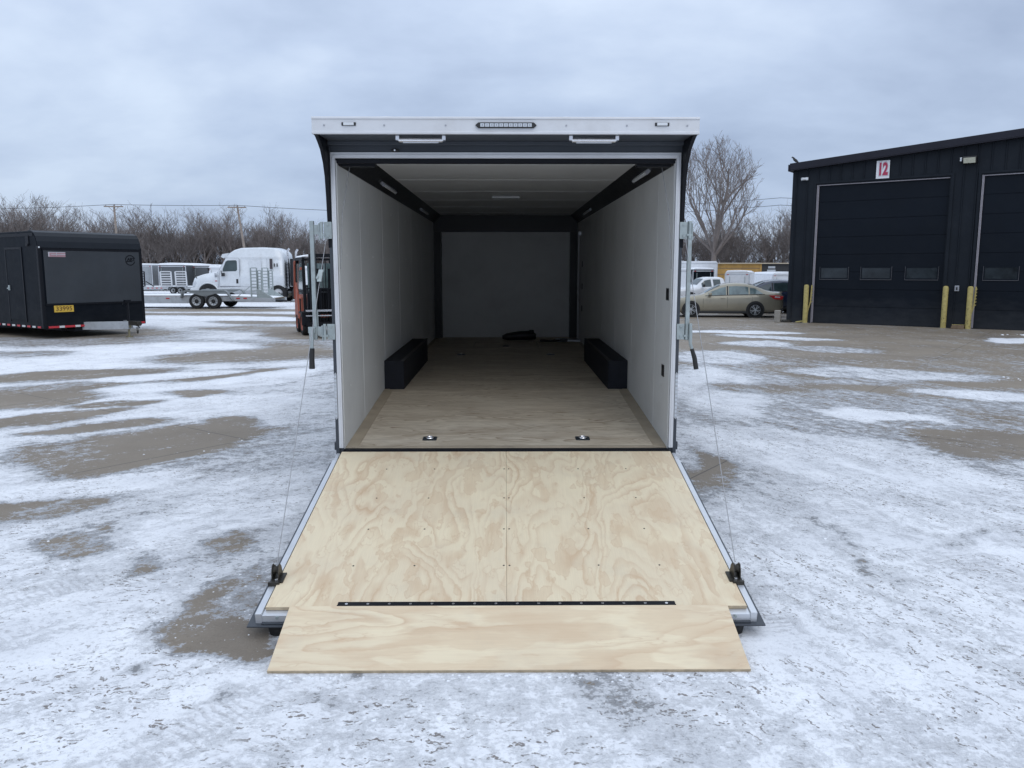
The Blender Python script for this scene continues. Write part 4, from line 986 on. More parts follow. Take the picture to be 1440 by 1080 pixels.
def sedan(root, paint, glassm):
    st = [  # x, low, belt, top, half width, half roof width
        (0.00, .34, .58, .62, .58, .50), (.06, .26, .64, .68, .72, .62), (.20, .20, .70, .745, .82, .72), (.50, .19, .77, .825, .88, .78), (.90, .19, .84, .90, .905, .80),
        (1.30, .19, .895, .955, .91, .80), (1.48, .19, .905, 1.02, .91, .78), (1.85, .19, .915, 1.23, .91, .70), (2.15, .19, .925, 1.37, .91, .65),
        (2.45, .19, .935, 1.43, .91, .64), (2.8, .19, .945, 1.45, .91, .64), (3.15, .19, .955, 1.43, .91, .64), (3.5, .19, .965, 1.36, .91, .65), (3.80, .20, .975, 1.24, .90, .68),
        (4.08, .21, .98, 1.12, .89, .73), (4.38, .22, .975, 1.07, .87, .75), (4.60, .26, .955, 1.06, .83, .73), (4.69, .34, .92, .98, .78, .70), (4.72, .40, .84, .86, .72, .66)]
    L = Loft(st)
    b = L.body('body', root, paint)
    lo = lambda x: .03
    hi = lambda x: .95
    for sy in (-1, 1):
        L.side('window', root, glassm, 1.62, 2.36, .06, .93, sy)
        L.side('window', root, glassm, 2.48, 3.28, .06, .93, sy)
        L.side('window', root, glassm, 3.34, 3.86, .10, lambda x: .90 - max(0, x - 3.6) * 2.2, sy)
        quick('window_trim', root, M['darkplastic'], lambda m_: (m_.tube([(x, sy * (L.sec(x)[7][0] + .004), L.sec(x)[7][1] + .006) for x in np.linspace(1.5, 3.95, 14)], .011, 5),
              m_.bar((2.42, sy * (L.sec(2.42)[7][0] + .002), .95), (2.42, sy * (L.sec(2.42)[8][0] + .012), L.sec(2.42)[8][1]), .05, .008, (0, 1, 0))))
        quick('side_skirt', root, M['darkplastic'], lambda m_: m_.bb(1.15, 3.35, sy * .80, sy * .915, .17, .27), bevel=.02)
        for x in (1.42, 2.42, 3.42):
            quick('door_line', root, M['darkplastic'], lambda m_: m_.tube([(x + (.06 if x > 3 else 0) * abs(z - .6), sy * (float(np.interp(z, [p_[1] for p_ in L.sec(x)[2:8]], [p_[0] for p_ in L.sec(x)[2:8]])) + .001), z) for z in (.30, .45, .6, .75, .88)], .005, 4))
        for x in (2.22, 3.22): quick('door_handle', root, paint, lambda m_: m_.bb(x - .09, x + .09, sy * .895, sy * .925, .80, .825), bevel=.01)
        mr = quick('mirror', root, paint, lambda m_: m_.bb(1.62, 1.76, sy * .90, sy * 1.06, .93, 1.05), bevel=.03)
        quick('headlight', root, M['lens'], lambda m_: m_.prism([(.10, .58), (.42, .66), (.50, .74), (.24, .69)], sy * .70, sy * .872), bevel=.015)
        quick('taillight', root, M['red'], lambda m_: m_.prism([(4.10, .94), (4.20, .87), (4.32, .77), (4.66, .76), (4.70, .90), (4.45, .94)], sy * .58, sy * .885), bevel=.02)
        quick('taillight_lens', root, M['lampoff'], lambda m_: m_.prism([(4.34, .85), (4.56, .84), (4.56, .88), (4.36, .90)], sy * .60, sy * .889), bevel=.005)
        for x in (.92, 3.57):
            quick('wheel_well_shade', root, M['darkplastic'], lambda m_: arch_shade(m_, x, .325, sy * .826, .09), smooth=True)
            T = MB()
            wr = thing('wheel_group', (0, 0, 0), None, None)
            bpy.data.objects.remove(wr)
            wl_ = MB()
            Tm = Matrix.Translation((x, sy * .835, .325)) @ Matrix.Rotation(R(90) * -sy * -1, 4, 'Z')
            ty = wl_.lathe([(-.10, .20), (-.10, .30), (-.07, .318), (.07, .318), (.10, .30), (.105, .26), (.10, .215)], 32, Tm).build('wheel', M['rubber'], root, smooth=True)
            rm = MB(); rm.use(M['silver']); rm.lathe([(.09, .218), (.10, .205), (.03, .195)], 32, Tm)
            for q in range(10):
                a = 2 * math.pi * (q + .5 * 0) / 10 + (.12 if q % 2 else -.12)
                rm.bar((.085, .03 * math.cos(a), .03 * math.sin(a)), (.085, .205 * math.cos(a), .205 * math.sin(a)), .022, .03, (1, 0, 0), Tm)
            rm.lathe([(.09, .001), (.105, .02), (.095, .045), (.05, .05)], 14, Tm)
            rm.use(M['darkplastic']).lathe([(.03, .001), (.03, .20)], 28, Tm)
            rm.build('rim', None, ty, smooth=True)
    L.topband('windshield', root, glassm, 1.50, 2.12, .98)
    L.topband('rear_window', root, glassm, 3.30, 4.02, .92)
    quick('rear_bumper', root, M['darkplastic'], lambda m_: m_.prism([(4.10, .17), (4.66, .19), (4.745, .30), (4.735, .38), (4.15, .30)], -.80, .80), bevel=.03)
    quick('trunk_lip', root, paint, lambda m_: m_.bb(4.56, 4.68, -.70, .70, 1.05, 1.075), bevel=.01)
    quick('exhaust', root, M['chrome'], lambda m_: m_.tube([(4.4, -.5, .22), (4.78, -.5, .22)], .03, 10), smooth=True)

c1 = Vector((7.16, 32.27)); c2 = Vector((9.62, 31.9)); SC = (c2 - c1).length / 2.65
ca = math.atan2(c2.y - c1.y, c2.x - c1.x)
u_ = (c2 - c1).normalized(); nrm = Vector((-u_.y, u_.x))
o_ = c1 - u_ * .92 * SC + nrm * .86 * SC
car = thing('sedan', (o_.x, o_.y, 0), 'tan metallic four door sedan parked beside the black building', 'car', (0, 0, ca))
car.scale = (SC, SC, SC)
sedan(car, M['gold'], M['paleglass'])
car2 = thing('sedan', (9.0, 36.2, 0), 'dark blue car mostly hidden behind the tan sedan', 'car', (0, 0, R(-4)))
sedan(car2, M['navy'], M['glass'])

def pickup(root):
    st = [(0, .45, .80, .86, .80, .70), (.12, .38, .95, 1.02, .90, .80), (.5, .36, 1.00, 1.08, .94, .84), (1.25, .36, 1.05, 1.14, .95, .82), (1.42, .36, 1.08, 1.22, .95, .78),
          (1.95, .36, 1.10, 1.66, .95, .66), (2.3, .36, 1.10, 1.74, .95, .64), (3.1, .36, 1.12, 1.74, .95, .64), (3.30, .36, 1.12, 1.66, .95, .66), (3.42, .36, 1.12, 1.20, .95, .74), (3.5, .40, 1.12, 1.17, .95, .80), (5.2, .42, 1.12, 1.17, .95, .80), (5.28, .5, 1.08, 1.12, .92, .8)]
    L = Loft(st); L.body('body', root, M['white'])
    for sy in (-1, 1):
        L.side('window', root, M['glass'], 1.72, 2.38, .08, .92, sy); L.side('window', root, M['glass'], 2.52, 3.02, .10, .92, sy)
        quick('mirror', root, M['darkplastic'], lambda m_: m_.bb(1.7, 1.82, sy * .98, sy * 1.14, 1.12, 1.3), bevel=.03)
        for x in (.95, 4.2):
            quick('wheel_well_shade', root, M['darkplastic'], lambda m_: arch_shade(m_, x, .38, sy * .87, .09), smooth=True)
            Tm = Matrix.Translation((x, sy * .88, .38)) @ Matrix.Rotation(R(90) * sy, 4, 'Z')
            ty = MB().lathe([(-.12, .23), (-.12, .35), (-.08, .375), (.08, .375), (.12, .35), (.12, .25)], 28, Tm).build('wheel', M['rubber'], root, smooth=True)
            MB().lathe([(.10, .25), (.09, .2), (.05, .12), (.08, .001)], 24, Tm).build('rim', M['silver'], ty, smooth=True)
    L.topband('windshield', root, M['glass'], 1.46, 1.92, .95)
    quick('grille', root, M['darkplastic'], lambda m_: m_.bb(-.02, .03, -.6, .6, .6, .82), bevel=.01)
pk = thing('pickup_truck', (8.75, 44.5, 0), 'white extended cab pickup truck parked behind the tan sedan', 'truck', (0, 0, R(12)))
pk.scale = (.86, .86, .86)
pickup(pk)

# ------------------------------------------------------------------ parked trailers in the distance
def box_trailer(loc, rz, w, l, h, skin, label, group=None, z0=.45, snow=.10, door=True, slope=0.0, vnose=False):
    t = thing('enclosed_trailer', loc, label, 'trailer', (0, 0, R(rz)), group)
    hw = w / 2
    def bd(b):
        b.prism([(-hw, z0), (hw, z0), (hw, h - .12), (hw - .10, h), (-hw + .10, h), (-hw, h - .12)], 0, l)
    quick('body', t, skin, bd, bevel=.02)
    if snow: quick('roof_snow', t, M['snow'], lambda b: b.prism([(-hw + .02, h - .06), (-hw + .15, h + .01 + snow * .6), (-.1, h + snow), (hw - .2, h + .01 + snow * .4), (hw - .02, h - .06)], -.03, l + .03), bevel=.02)
    quick('trim', t, M['alu'], lambda b: (b.bb(-hw - .006, -hw + .05, -.012, -.001, z0, h - .12), b.bb(hw - .05, hw + .006, -.012, -.001, z0, h - .12), b.bb(-hw + .05, hw - .05, -.012, -.001, z0, z0 + .07), b.bb(-hw + .05, hw - .05, -.012, -.001, h - .20, h - .14)))
    if door:
        d = quick('rear_door', t, skin, lambda b: b.bb(-hw + .12, hw - .12, -.03, -.0125, z0 + .1, h - .25), bevel=.01)
        quick('door_bar', d, M['zinc'], lambda b: (b.cyl((-hw + .3, -.045, z0 + .1), (-hw + .3, -.045, h - .3), .018, 6), b.cyl((hw - .3, -.045, z0 + .1), (hw - .3, -.045, h - .3), .018, 6)))
        for sx in (-1, 1): quick('marker_light', t, M['red'], lambda b: b.bb(sx * (hw - .18) - .06, sx * (hw - .18) + .06, -.03, -.0125, h - .20, h - .16))
    for sx in (-1, 1):
        quick('fender', t, M['silver'], lambda b: b.prism([(l * .45, z0 + .02), (l * .47, .82), (l * .53 + .9, .82), (l * .55 + .9, z0 + .02)], sx * (hw - .02), sx * (hw + .16), 'YZ'), bevel=.01)
        for dy in (.35, 1.1): wheel(t, (sx * (hw + .05), l * .47 + dy - .1, .34), .34, .2, sx, seg=20)
    return t
box_trailer((-35.0, 75, 0), 4, 3.4, 6, 2.45, M['palegrey'], 'pale grey enclosed trailer with a snowy roof, just right of the black trailer')
box_trailer((-31.2, 74.5, 0), -3, 2.6, 6, 2.42, M['greytrl'], 'dark grey enclosed trailer with a sagging wedge of snow on its roof', snow=.16)
box_trailer((-28.8, 76, 0), 2, 2.3, 6, 2.36, M['greytrl'], 'dark grey enclosed trailer next to the white one, left of the truck')
box_trailer((-26.3, 74, 0), -6, 2.9, 6, 2.2, M['white'], 'white enclosed trailer just left of the semi truck windshield', snow=.14)
box_trailer((-15.1, 58, 0), 3, 2.3, 6, 2.1, M['white'], 'white trailer seen in the gap between the semi truck and the forklift')
box_trailer((13.75, 60, 0), 2, 2.9, 7, 2.55, M['white'], 'tall plain white box trailer behind the pickup truck', snow=.0, door=False)
box_trailer((11.0, 54, 0), 0, 1.6, 4, 1.98, M['white'], 'small low white box trailer in front of the tall white one', snow=.03, door=False)
box_trailer((13.9, 50, 0), -20, 1.5, 4.5, 1.80, M['white'], 'white enclosed trailer with rounded snowy roof behind the tan sedan', snow=.09)
box_trailer((13.7, 58, 0), 5, 1.6, 4, 2.0, M['blacktrl'], 'black enclosed trailer between the tall white trailer and the snowy white one', snow=.08)
box_trailer((20.6, 60, 0), -3, 2.6, 6, 1.66, M['white'], 'white snow topped trailer at the left edge of the black building', snow=.12)
bb_ = thing('storage_box', (-13.45, 50.0, 0), 'beige storage box on the ground between truck and forklift', 'box')
quick('crate_body', bb_, M['beige'], lambda b: b.bb(-.8, .8, 0, .8, .12, .66), bevel=.02)
quick('lid', bb_, M['snow'], lambda b: b.bb(-.82, .82, -.02, .82, .662, .70), bevel=.015)
quick('skid', bb_, M['brownmat'], lambda b: (b.bb(-.7, -.5, 0, .8, 0, .12), b.bb(.5, .7, 0, .8, 0, .12)))
quick('latch', bb_, M['blackp'], lambda b: b.prism([(-.06, .40), (.06, .40), (.0, .58)], -.02, -.001))

# shed with ochre boards
sh = thing('board_shed', (27.2, 92, 0), 'low ochre board shed with a dark open end behind the parked trailers', 'shed')
def osh(b):
    b.bb(-4.0, 1.0, 0, 8, 0, 2.62)
    for i in range(14): b.bb(-4.0 + i * .37, -3.96 + i * .37, -.03, -.001, 0, 2.55)
quick('wall', sh, M['ochre'], osh)
quick('battens', sh, M['brownmat'], lambda b: [b.bb(-4.0, .98, -.045, -.031, z, z + .07) for z in (.7, 1.4, 2.1)])
quick('roof', sh, M['floor_trim'], lambda b: b.bb(-4.2, 4.6, -.3, 8.2, 2.63, 2.75))
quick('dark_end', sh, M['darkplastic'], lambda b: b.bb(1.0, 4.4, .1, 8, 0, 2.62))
quick('post', sh, M['ochre'], lambda b: b.bb(.9, 1.08, -.06, .09, 0, 2.62))
quick('notice', sh, M['silver'], lambda b: b.bb(1.85, 2.65, .07, .099, 2.12, 2.36)); quick('notice', sh, M['silver'], lambda b: b.bb(1.75, 2.7, .07, .099, 1.78, 1.98))

# ------------------------------------------------------------------ black enclosed trailer on the left
def black_trailer():
    Lp = Vector((-12.60, 21.63)); Rp = Vector((-10.93, 24.0))
    mid = (Lp + Rp) / 2; ux = (Rp - Lp).normalized(); w = (Rp - Lp).length
    ang = math.atan2(ux.y, ux.x)      # local +x runs along the nose, local -y points out of the nose
    t = thing('black_trailer', (mid.x, mid.y, 0), 'black enclosed trailer with a grey nose panel and a yellow stock number', 'trailer', (0, 0, ang))
    hw = w / 2; LN = 8.5; Z0, Z1 = .28, 2.90
    def bd(b):
        b.prism([(0.0, Z0), (0, 2.42), (.03, 2.60), (.10, 2.74), (.20, 2.84), (.34, 2.895), (.6, Z1), (LN, Z1), (LN, Z0)], -hw, hw, 'YZ')
    quick('body', t, M['blacktrl'], bd, bevel=.02, bseg=3)
    quick('roof_cap', t, mat('dark nose cap', (0.010, 0.013, 0.018), 0.4, spec=.2), lambda b: b.prism([(-.012, 2.45), (.02, 2.62), (.09, 2.76), (.19, 2.86), (.34, 2.915), (.5, 2.92), (.5, 2.90), (.34, 2.89), (.2, 2.84), (.1, 2.745), (.03, 2.6), (0, 2.45)], -hw + .01, hw - .01, 'YZ'), bevel=.004)
    for sx in (-1, 1):
        quick('corner_post', t, M['blackp'], lambda b: b.bb(sx * (hw + .006), sx * (hw - .09), -.012, .10, Z0, 2.5), bevel=.02)
    quick('nose_panel', t, M['greypanel'], lambda b: b.prism([(-hw + .13, .96), (hw - .09, .96), (hw - .09, 2.38), (-hw + .13, 2.38)], -.018, -.001), bevel=.004)
    quick('panel_frame', t, M['blackp'], lambda b: (b.bb(-hw + .1, hw - .09, -.022, -.001, 2.381, 2.44), b.bb(-hw + .1, hw - .09, -.022, -.001, .91, .959)), bevel=.002)
    # stickers
    st = quick('sticker', t, M['whitetape'], lambda b: b.prism([(-hw + .25, 2.21), (-hw + .70, 2.21), (-hw + .70, 2.34), (-hw + .25, 2.34)], -.0215, -.0185))
    st.data.materials.clear(); st.data.materials.append(mat('faded red sticker', (0.34, 0.20, 0.22), 0.5))
    def bars(b):
        b.bb(-hw + .25, -hw + .70, -.0235, -.0216, 2.325, 2.34); b.bb(-hw + .25, -hw + .28, -.0235, -.0216, 2.22, 2.325)
        b.bb(-hw + .33, -hw + .70, -.0235, -.0216, 2.27, 2.285); b.bb(-hw + .46, -hw + .475, -.0235, -.0216, 2.24, 2.325)
    quick('sticker_print', st, mat('pale sticker print', (0.45, 0.44, 0.47), 0.5), bars)
    dark = M['blackp']
    cx, cz = hw - .37, 2.14
    def ring(b):
        for a0, a1 in ((20, 175), (200, 345)):
            n = 22; vs = []
            for i in range(n):
                a = R(a0 + (a1 - a0) * i / (n - 1))
                for r_ in (.125, .152):
                    for y in (-.0225, -.0185): vs.append((cx + r_ * math.cos(a), y, cz + r_ * math.sin(a)))
            fs = []
            for i in range(n - 1):
                p = i * 4; q = p + 4
                fs += [(p, q, q + 2, p + 2), (p, p + 1, q + 1, q), (p + 2, q + 2, q + 3, p + 3)]
            b.add(vs, fs)
        b.prism([(cx - .14, cz - .045), (cx + .06, cz - .045), (cx + .06, cz - .025), (cx - .12, cz - .025), (cx - .12, cz + .03), (cx - .14, cz + .03)], -.0225, -.0185)
    rg = quick('emblem', t, dark, ring)
    text_on('emblem_letters', 'ART', .12, dark, rg, cx + .03, -.0225, cz + .02, .006, 1.05)
    # stock number plate
    pl = quick('number_plate', t, M['yellow'], lambda b: b.bb(-hw + .30, -hw + .82, -.014, -.0005, .72, .90), bevel=.002)
    text_on('stock_number', '33995', .17, mat('dark brown print', (0.09, 0.03, 0.01), 0.5), pl, -hw + .56, -.0175, .81, .0, 1.05)
    # reflective tape along the skirt
    def tape(b):
        k = 0; x = -hw + .12
        while x < hw - .05:
            wd = .14; m_ = M['redtape'] if k % 3 != 2 else M['whitetape']
            if not (-.42 < x < .62): b.use(m_).bb(x, min(x + wd, hw - .03), -.0155, -.001, Z0 + .015, Z0 + .07)
            x += wd + .002; k += 1
        y = .15; k = 0
        while y < LN - .3:
            m_ = M['redtape'] if k % 2 == 0 else M['whitetape']
            b.use(m_).bb(-hw - .012, -hw - .001, y, y + .17, Z0 + .02, Z0 + .07); b.bb(hw + .001, hw + .012, y, y + .17, Z0 + .02, Z0 + .07)
            y += .30; k += 1
    quick('reflector_tape', t, None, tape)
    # side door, latch, marker lights, fender outline
    d = quick('side_door', t, M['blacktrl'], lambda b: b.bb(-hw - .014, -hw - .001, .95, 1.85, .48, 2.42), bevel=.006)
    quick('door_frame', d, M['blackp'], lambda b: (b.bb(-hw - .020, -hw - .001, .90, .949, .44, 2.48), b.bb(-hw - .020, -hw - .001, 1.851, 1.90, .44, 2.48), b.bb(-hw - .020, -hw - .001, .949, 1.851, 2.421, 2.48)), bevel=.003)
    quick('door_latch', d, M['zinc'], lambda b: (b.bb(-hw - .04, -hw - .015, 1.72, 1.80, 1.30, 1.44), b.bb(-hw - .05, -hw - .041, 1.74, 1.86, 1.34, 1.37)), bevel=.004)
    quick('roof_rail', t, M['blackp'], lambda b: b.bb(-hw - .012, -hw + .02, .2, LN, 2.76, 2.84), bevel=.006)
    quick('corner_lamp', t, M['lampoff'], lambda b: b.bb(-hw + .01, -hw + .05, -.02, -.0125, 2.44, 2.48), bevel=.004)
    quick('hook_plate', t, M['blackp'], lambda b: (b.bb(-hw - .02, -hw - .002, .44, .62, 2.52, 2.78), b.bb(-hw - .04, -hw - .02, .46, .6, 2.50, 2.56)), bevel=.006)
    for sx in (-1, 1):
        for y in (3.7, 4.6): wheel(t, (sx * (hw - .10), y, .34), .34, .21, sx, seg=24)
        quick('fender', t, M['blackp'], lambda b: b.tube([(sx * hw, 2.9, .40), (sx * (hw + .03), 3.1, .70), (sx * (hw + .03), 3.5, .92), (sx * (hw + .03), 4.8, .92), (sx * (hw + .03), 5.2, .70), (sx * hw, 5.4, .40)], .03, 6), smooth=True)
    # tongue with aluminium box channel, jack, coupler, chains
    tg = quick('tongue', t, M['silver'], lambda b: (b.bar((-.55, .4, .30), (.28, -1.15, .34), .07, .22), b.bar((.95, .4, .30), (.36, -1.15, .34), .07, .20)), bevel=.004)
    quick('coupler', tg, M['bracket'], lambda b: (b.box((.33, -1.35, .40), (.14, .36, .12)), b.tube([(.33, -1.5, .40), (.33, -1.62, .40)], .07, 10)), bevel=.01)
    jk = quick('jack', t, M['blackp'], lambda b: (b.cyl((.33, -1.05, .30), (.33, -1.05, .98), .035, 12), b.tube([(.33, -1.05, .92), (.20, -1.05, .95), (.16, -1.1, .90)], .014, 6), b.box((.33, -1.05, 1.0), (.16, .10, .08))), smooth=True)
    quick('jack_leg', jk, mat('worn brass jack leg', (0.30, 0.27, 0.17), 0.5, 0.4), lambda b: (b.cyl((.33, -1.05, .02), (.33, -1.05, .30), .028, 12), b.box((.33, -1.05, .015), (.14, .14, .03)), b.box((.30, -1.12, .36), (.10, .06, .18))))
    def chn(b):
        for k in range(9):
            a = k * .35; z = .34 - .22 * math.sin(k / 8 * math.pi)
            b.tube([(.44 + .012 * k + .02 * math.cos(q), -1.25 + .01 * k, z + .025 * math.sin(q)) for q in np.linspace(0, 6.28, 7)], .007, 5)
    quick('safety_chain', tg, M['bracket'], chn)
    quick('wiring', tg, M['darkplastic'], lambda b: b.tube([(.45, -1.2, .42), (.55, -1.2, .28), (.62, -1.1, .24), (.75, -.8, .27), (.85, -.3, .30)], .010, 6), smooth=True)
    quick('underframe', t, M['blackp'], lambda b: (b.bb(-.9, -.8, .2, LN, .2, .28), b.bb(.8, .9, .2, LN, .2, .28), b.cyl((-hw + .2, 3.7, .33), (hw - .2, 3.7, .33), .04, 8), b.cyl((-hw + .2, 4.6, .33), (hw - .2, 4.6, .33), .04, 8), b.bb(-.6, -.2, .05, .5, .17, .28)))
black_trailer()

# ------------------------------------------------------------------ equipment trailers
def tandem(root, xs, r, z_r, y, sy, seg=26):
    for x in xs:
        Tm = Matrix.Translation((x, y, z_r)) @ Matrix.Rotation(R(90) * sy, 4, 'Z')
        ty = MB().lathe([(-.11, r * .55), (-.11, r * .93), (-.07, r), (.07, r), (.11, r * .93), (.11, r * .6)], seg, Tm).build('wheel', M['rubber'], root, smooth=True)
        rm = MB().use(M['silver']).lathe([(.105, r * .61), (.11, r * .56), (.05, r * .52), (.03, r * .36), (.07, r * .28)], seg, Tm)
        rm.use(M['darkplastic']).lathe([(.10, .001), (.10, r * .16), (.06, r * .27)], 14, Tm)
        for k in range(8):
            a = math.pi * k / 4; rm.lathe([(.05, .001), (.05, r * .055)], 8, Tm @ Matrix.Translation((0, r * .44 * math.cos(a), r * .44 * math.sin(a))))
        rm.build('rim', None, ty, smooth=True)
def ladder(b, x, y, z0, z1, w, n, along='X', lean=0.0, t=.05, rung=.045):
    """upright ramp: two rails and rungs"""
    d = Vector((1, 0, 0)) if along == 'X' else Vector((0, 1, 0))
    p0 = Vector((x, y, z0)); p1 = Vector((x + lean, y, z1))
    for s_ in (-1, 1): b.bar(p0 + d * (s_ * w / 2), p1 + d * (s_ * w / 2), t, t * 1.2)
    for k in range(n + 1):
        f = k / n; q = p0.lerp(p1, f)
        b.bar(q - d * (w / 2 - t / 2), q + d * (w / 2 - t / 2), rung, rung)
def equipment_trailer():
    t = thing('equipment_trailer', (-15.0, 39.6, 0), 'silver flatbed equipment trailer with two upright ladder ramps parked before the white truck', 'trailer')
    sv = M['silver']
    def deck(b):
        for y in (0.10, 2.1): b.bb(-7.2, .35, y - .05, y + .05, .26, .60); b.prism([(.35, .60), (3.35, .50), (3.35, .34), (.35, .38)], y - .05, y + .05)
        for k in range(14): b.bb(-7.0 + k * .55, -6.92 + k * .55, .15, 2.05, .40, .50)
        b.bar((-7.2, .15, .42), (-8.7, 1.1, .42), .1, .16); b.bar((-7.2, 2.05, .42), (-8.7, 1.1, .42), .1, .16)
    quick('frame', t, sv, deck, bevel=.006)
    quick('deck', t, M['brownmat'], lambda b: (b.bb(-7.15, .35, .15, 2.05, .58, .62), b.prism([(.35, .62), (3.3, .52), (3.3, .48), (.35, .58)], .15, 2.05)))
    quick('deck_snow', t, M['snow'], lambda b: (b.prism([(-7.1, .622), (-7.0, .66), (-3, .68), (.3, .66), (.35, .622)], .16, 2.04), b.prism([(.36, .624), (1.2, .65), (2.9, .57), (3.25, .525)], .16, 2.04)), bevel=.01)
    for y, sy in ((-.06, -1), (2.26, 1)):
        def fen(b):
            b.prism([(-1.22, .52), (-1.12, .82), (-.98, .90), (.98, .90), (1.10, .82), (1.38, .40), (1.30, .40), (1.04, .78), (.95, .85), (-.96, .85), (-1.07, .78), (-1.15, .52)], y - .13, y + .13)
            b.prism([(-.98, .849), (.95, .849), (.12, .62), (-.12, .62)], y - .12, y - .10)
        quick('fender', t, mat('grey fender steel', (0.20, 0.215, 0.22), 0.45, 0.4), fen, bevel=.006)
        tandem(t, (-.42, .40), .37, .37, y, sy)
    for i, (x, y) in enumerate(((2.35, .12), (2.35, 1.95))):
        o = quick('ramp', t, M['zinc'], lambda b: (ladder(b, x, y, .55, 1.98, .30, 9, 'X'), ladder(b, x + .28, y, .58, 1.85, .18, 9, 'X')))
        quick('ramp_gusset', o, M['zinc'], lambda b: (b.prism([(x + .15, .46), (x + 1.0, .42), (x + .95, .50), (x + .30, .92), (x + .15, .95)], y - .04, y + .04), b.bar((x - .05, y, 1.2), (x - .85, y, .58), .03)), bevel=.004)
    for x in (-5.6, -3.6, -1.9, 1.9, 1.55): quick('side_marker', t, M['red'], lambda b: b.bb(x - .09, x + .09, .040, .049, .47, .53), bevel=.003)
    quick('jack', t, M['blackp'], lambda b: (b.cyl((-7.9, .6, 0), (-7.9, .6, .9), .05, 10), b.box((-7.9, .6, .012), (.2, .2, .024))))
equipment_trailer()
def far_flatbed():
    t = thing('equipment_trailer', (-26.9, 65, 0), 'distant flatbed trailer carrying two wide white ladder gates and a black ramp', 'trailer')
    def deck(b):
        for y in (.05, 1.9): b.bb(-3.6, 2.6, y - .05, y + .05, .38, .56)
        for k in range(10): b.bb(-3.4 + k * .6, -3.3 + k * .6, .1, 1.85, .42, .50)
        b.bar((2.6, .1, .45), (3.9, 1, .45), .1, .12); b.bar((2.6, 1.85, .45), (3.9, 1, .45), .1, .12)
    quick('frame', t, M['silver'], deck)
    quick('deck_snow', t, M['snow'], lambda b: b.bb(-3.5, 2.5, .11, 1.84, .561, .62), bevel=.02)
    for y, sy in ((-.12, -1), (2.07, 1)):
        tandem(t, (-.25, .32), .28, .28, y, sy, 18)
        quick('fender', t, M['silver'], lambda b: b.prism([(-.75, .35), (-.62, .62), (.72, .62), (.86, .35), (.80, .35), (.68, .57), (-.58, .57), (-.69, .35)], y - .12, y + .12))
    for x in (-.85, .35):
        quick('gate', t, M['whitealu'], lambda b: ladder(b, x, .05, .62, 1.78, .86, 6, 'X', -.04, .07, .075))
    quick('black_ramp', t, M['blackp'], lambda b: (ladder(b, -2.75, .05, .62, 1.80, .30, 6, 'X', 0, .07, .05), b.bar((-2.5, .05, 1.0), (-1.9, .05, .62), .06)))
    quick('marker_strip', t, M['redtape'], lambda b: [b.bb(-2.4 + k * .35, -2.25 + k * .35, -.012, -.001, .44, .50) for k in range(4)])
far_flatbed()

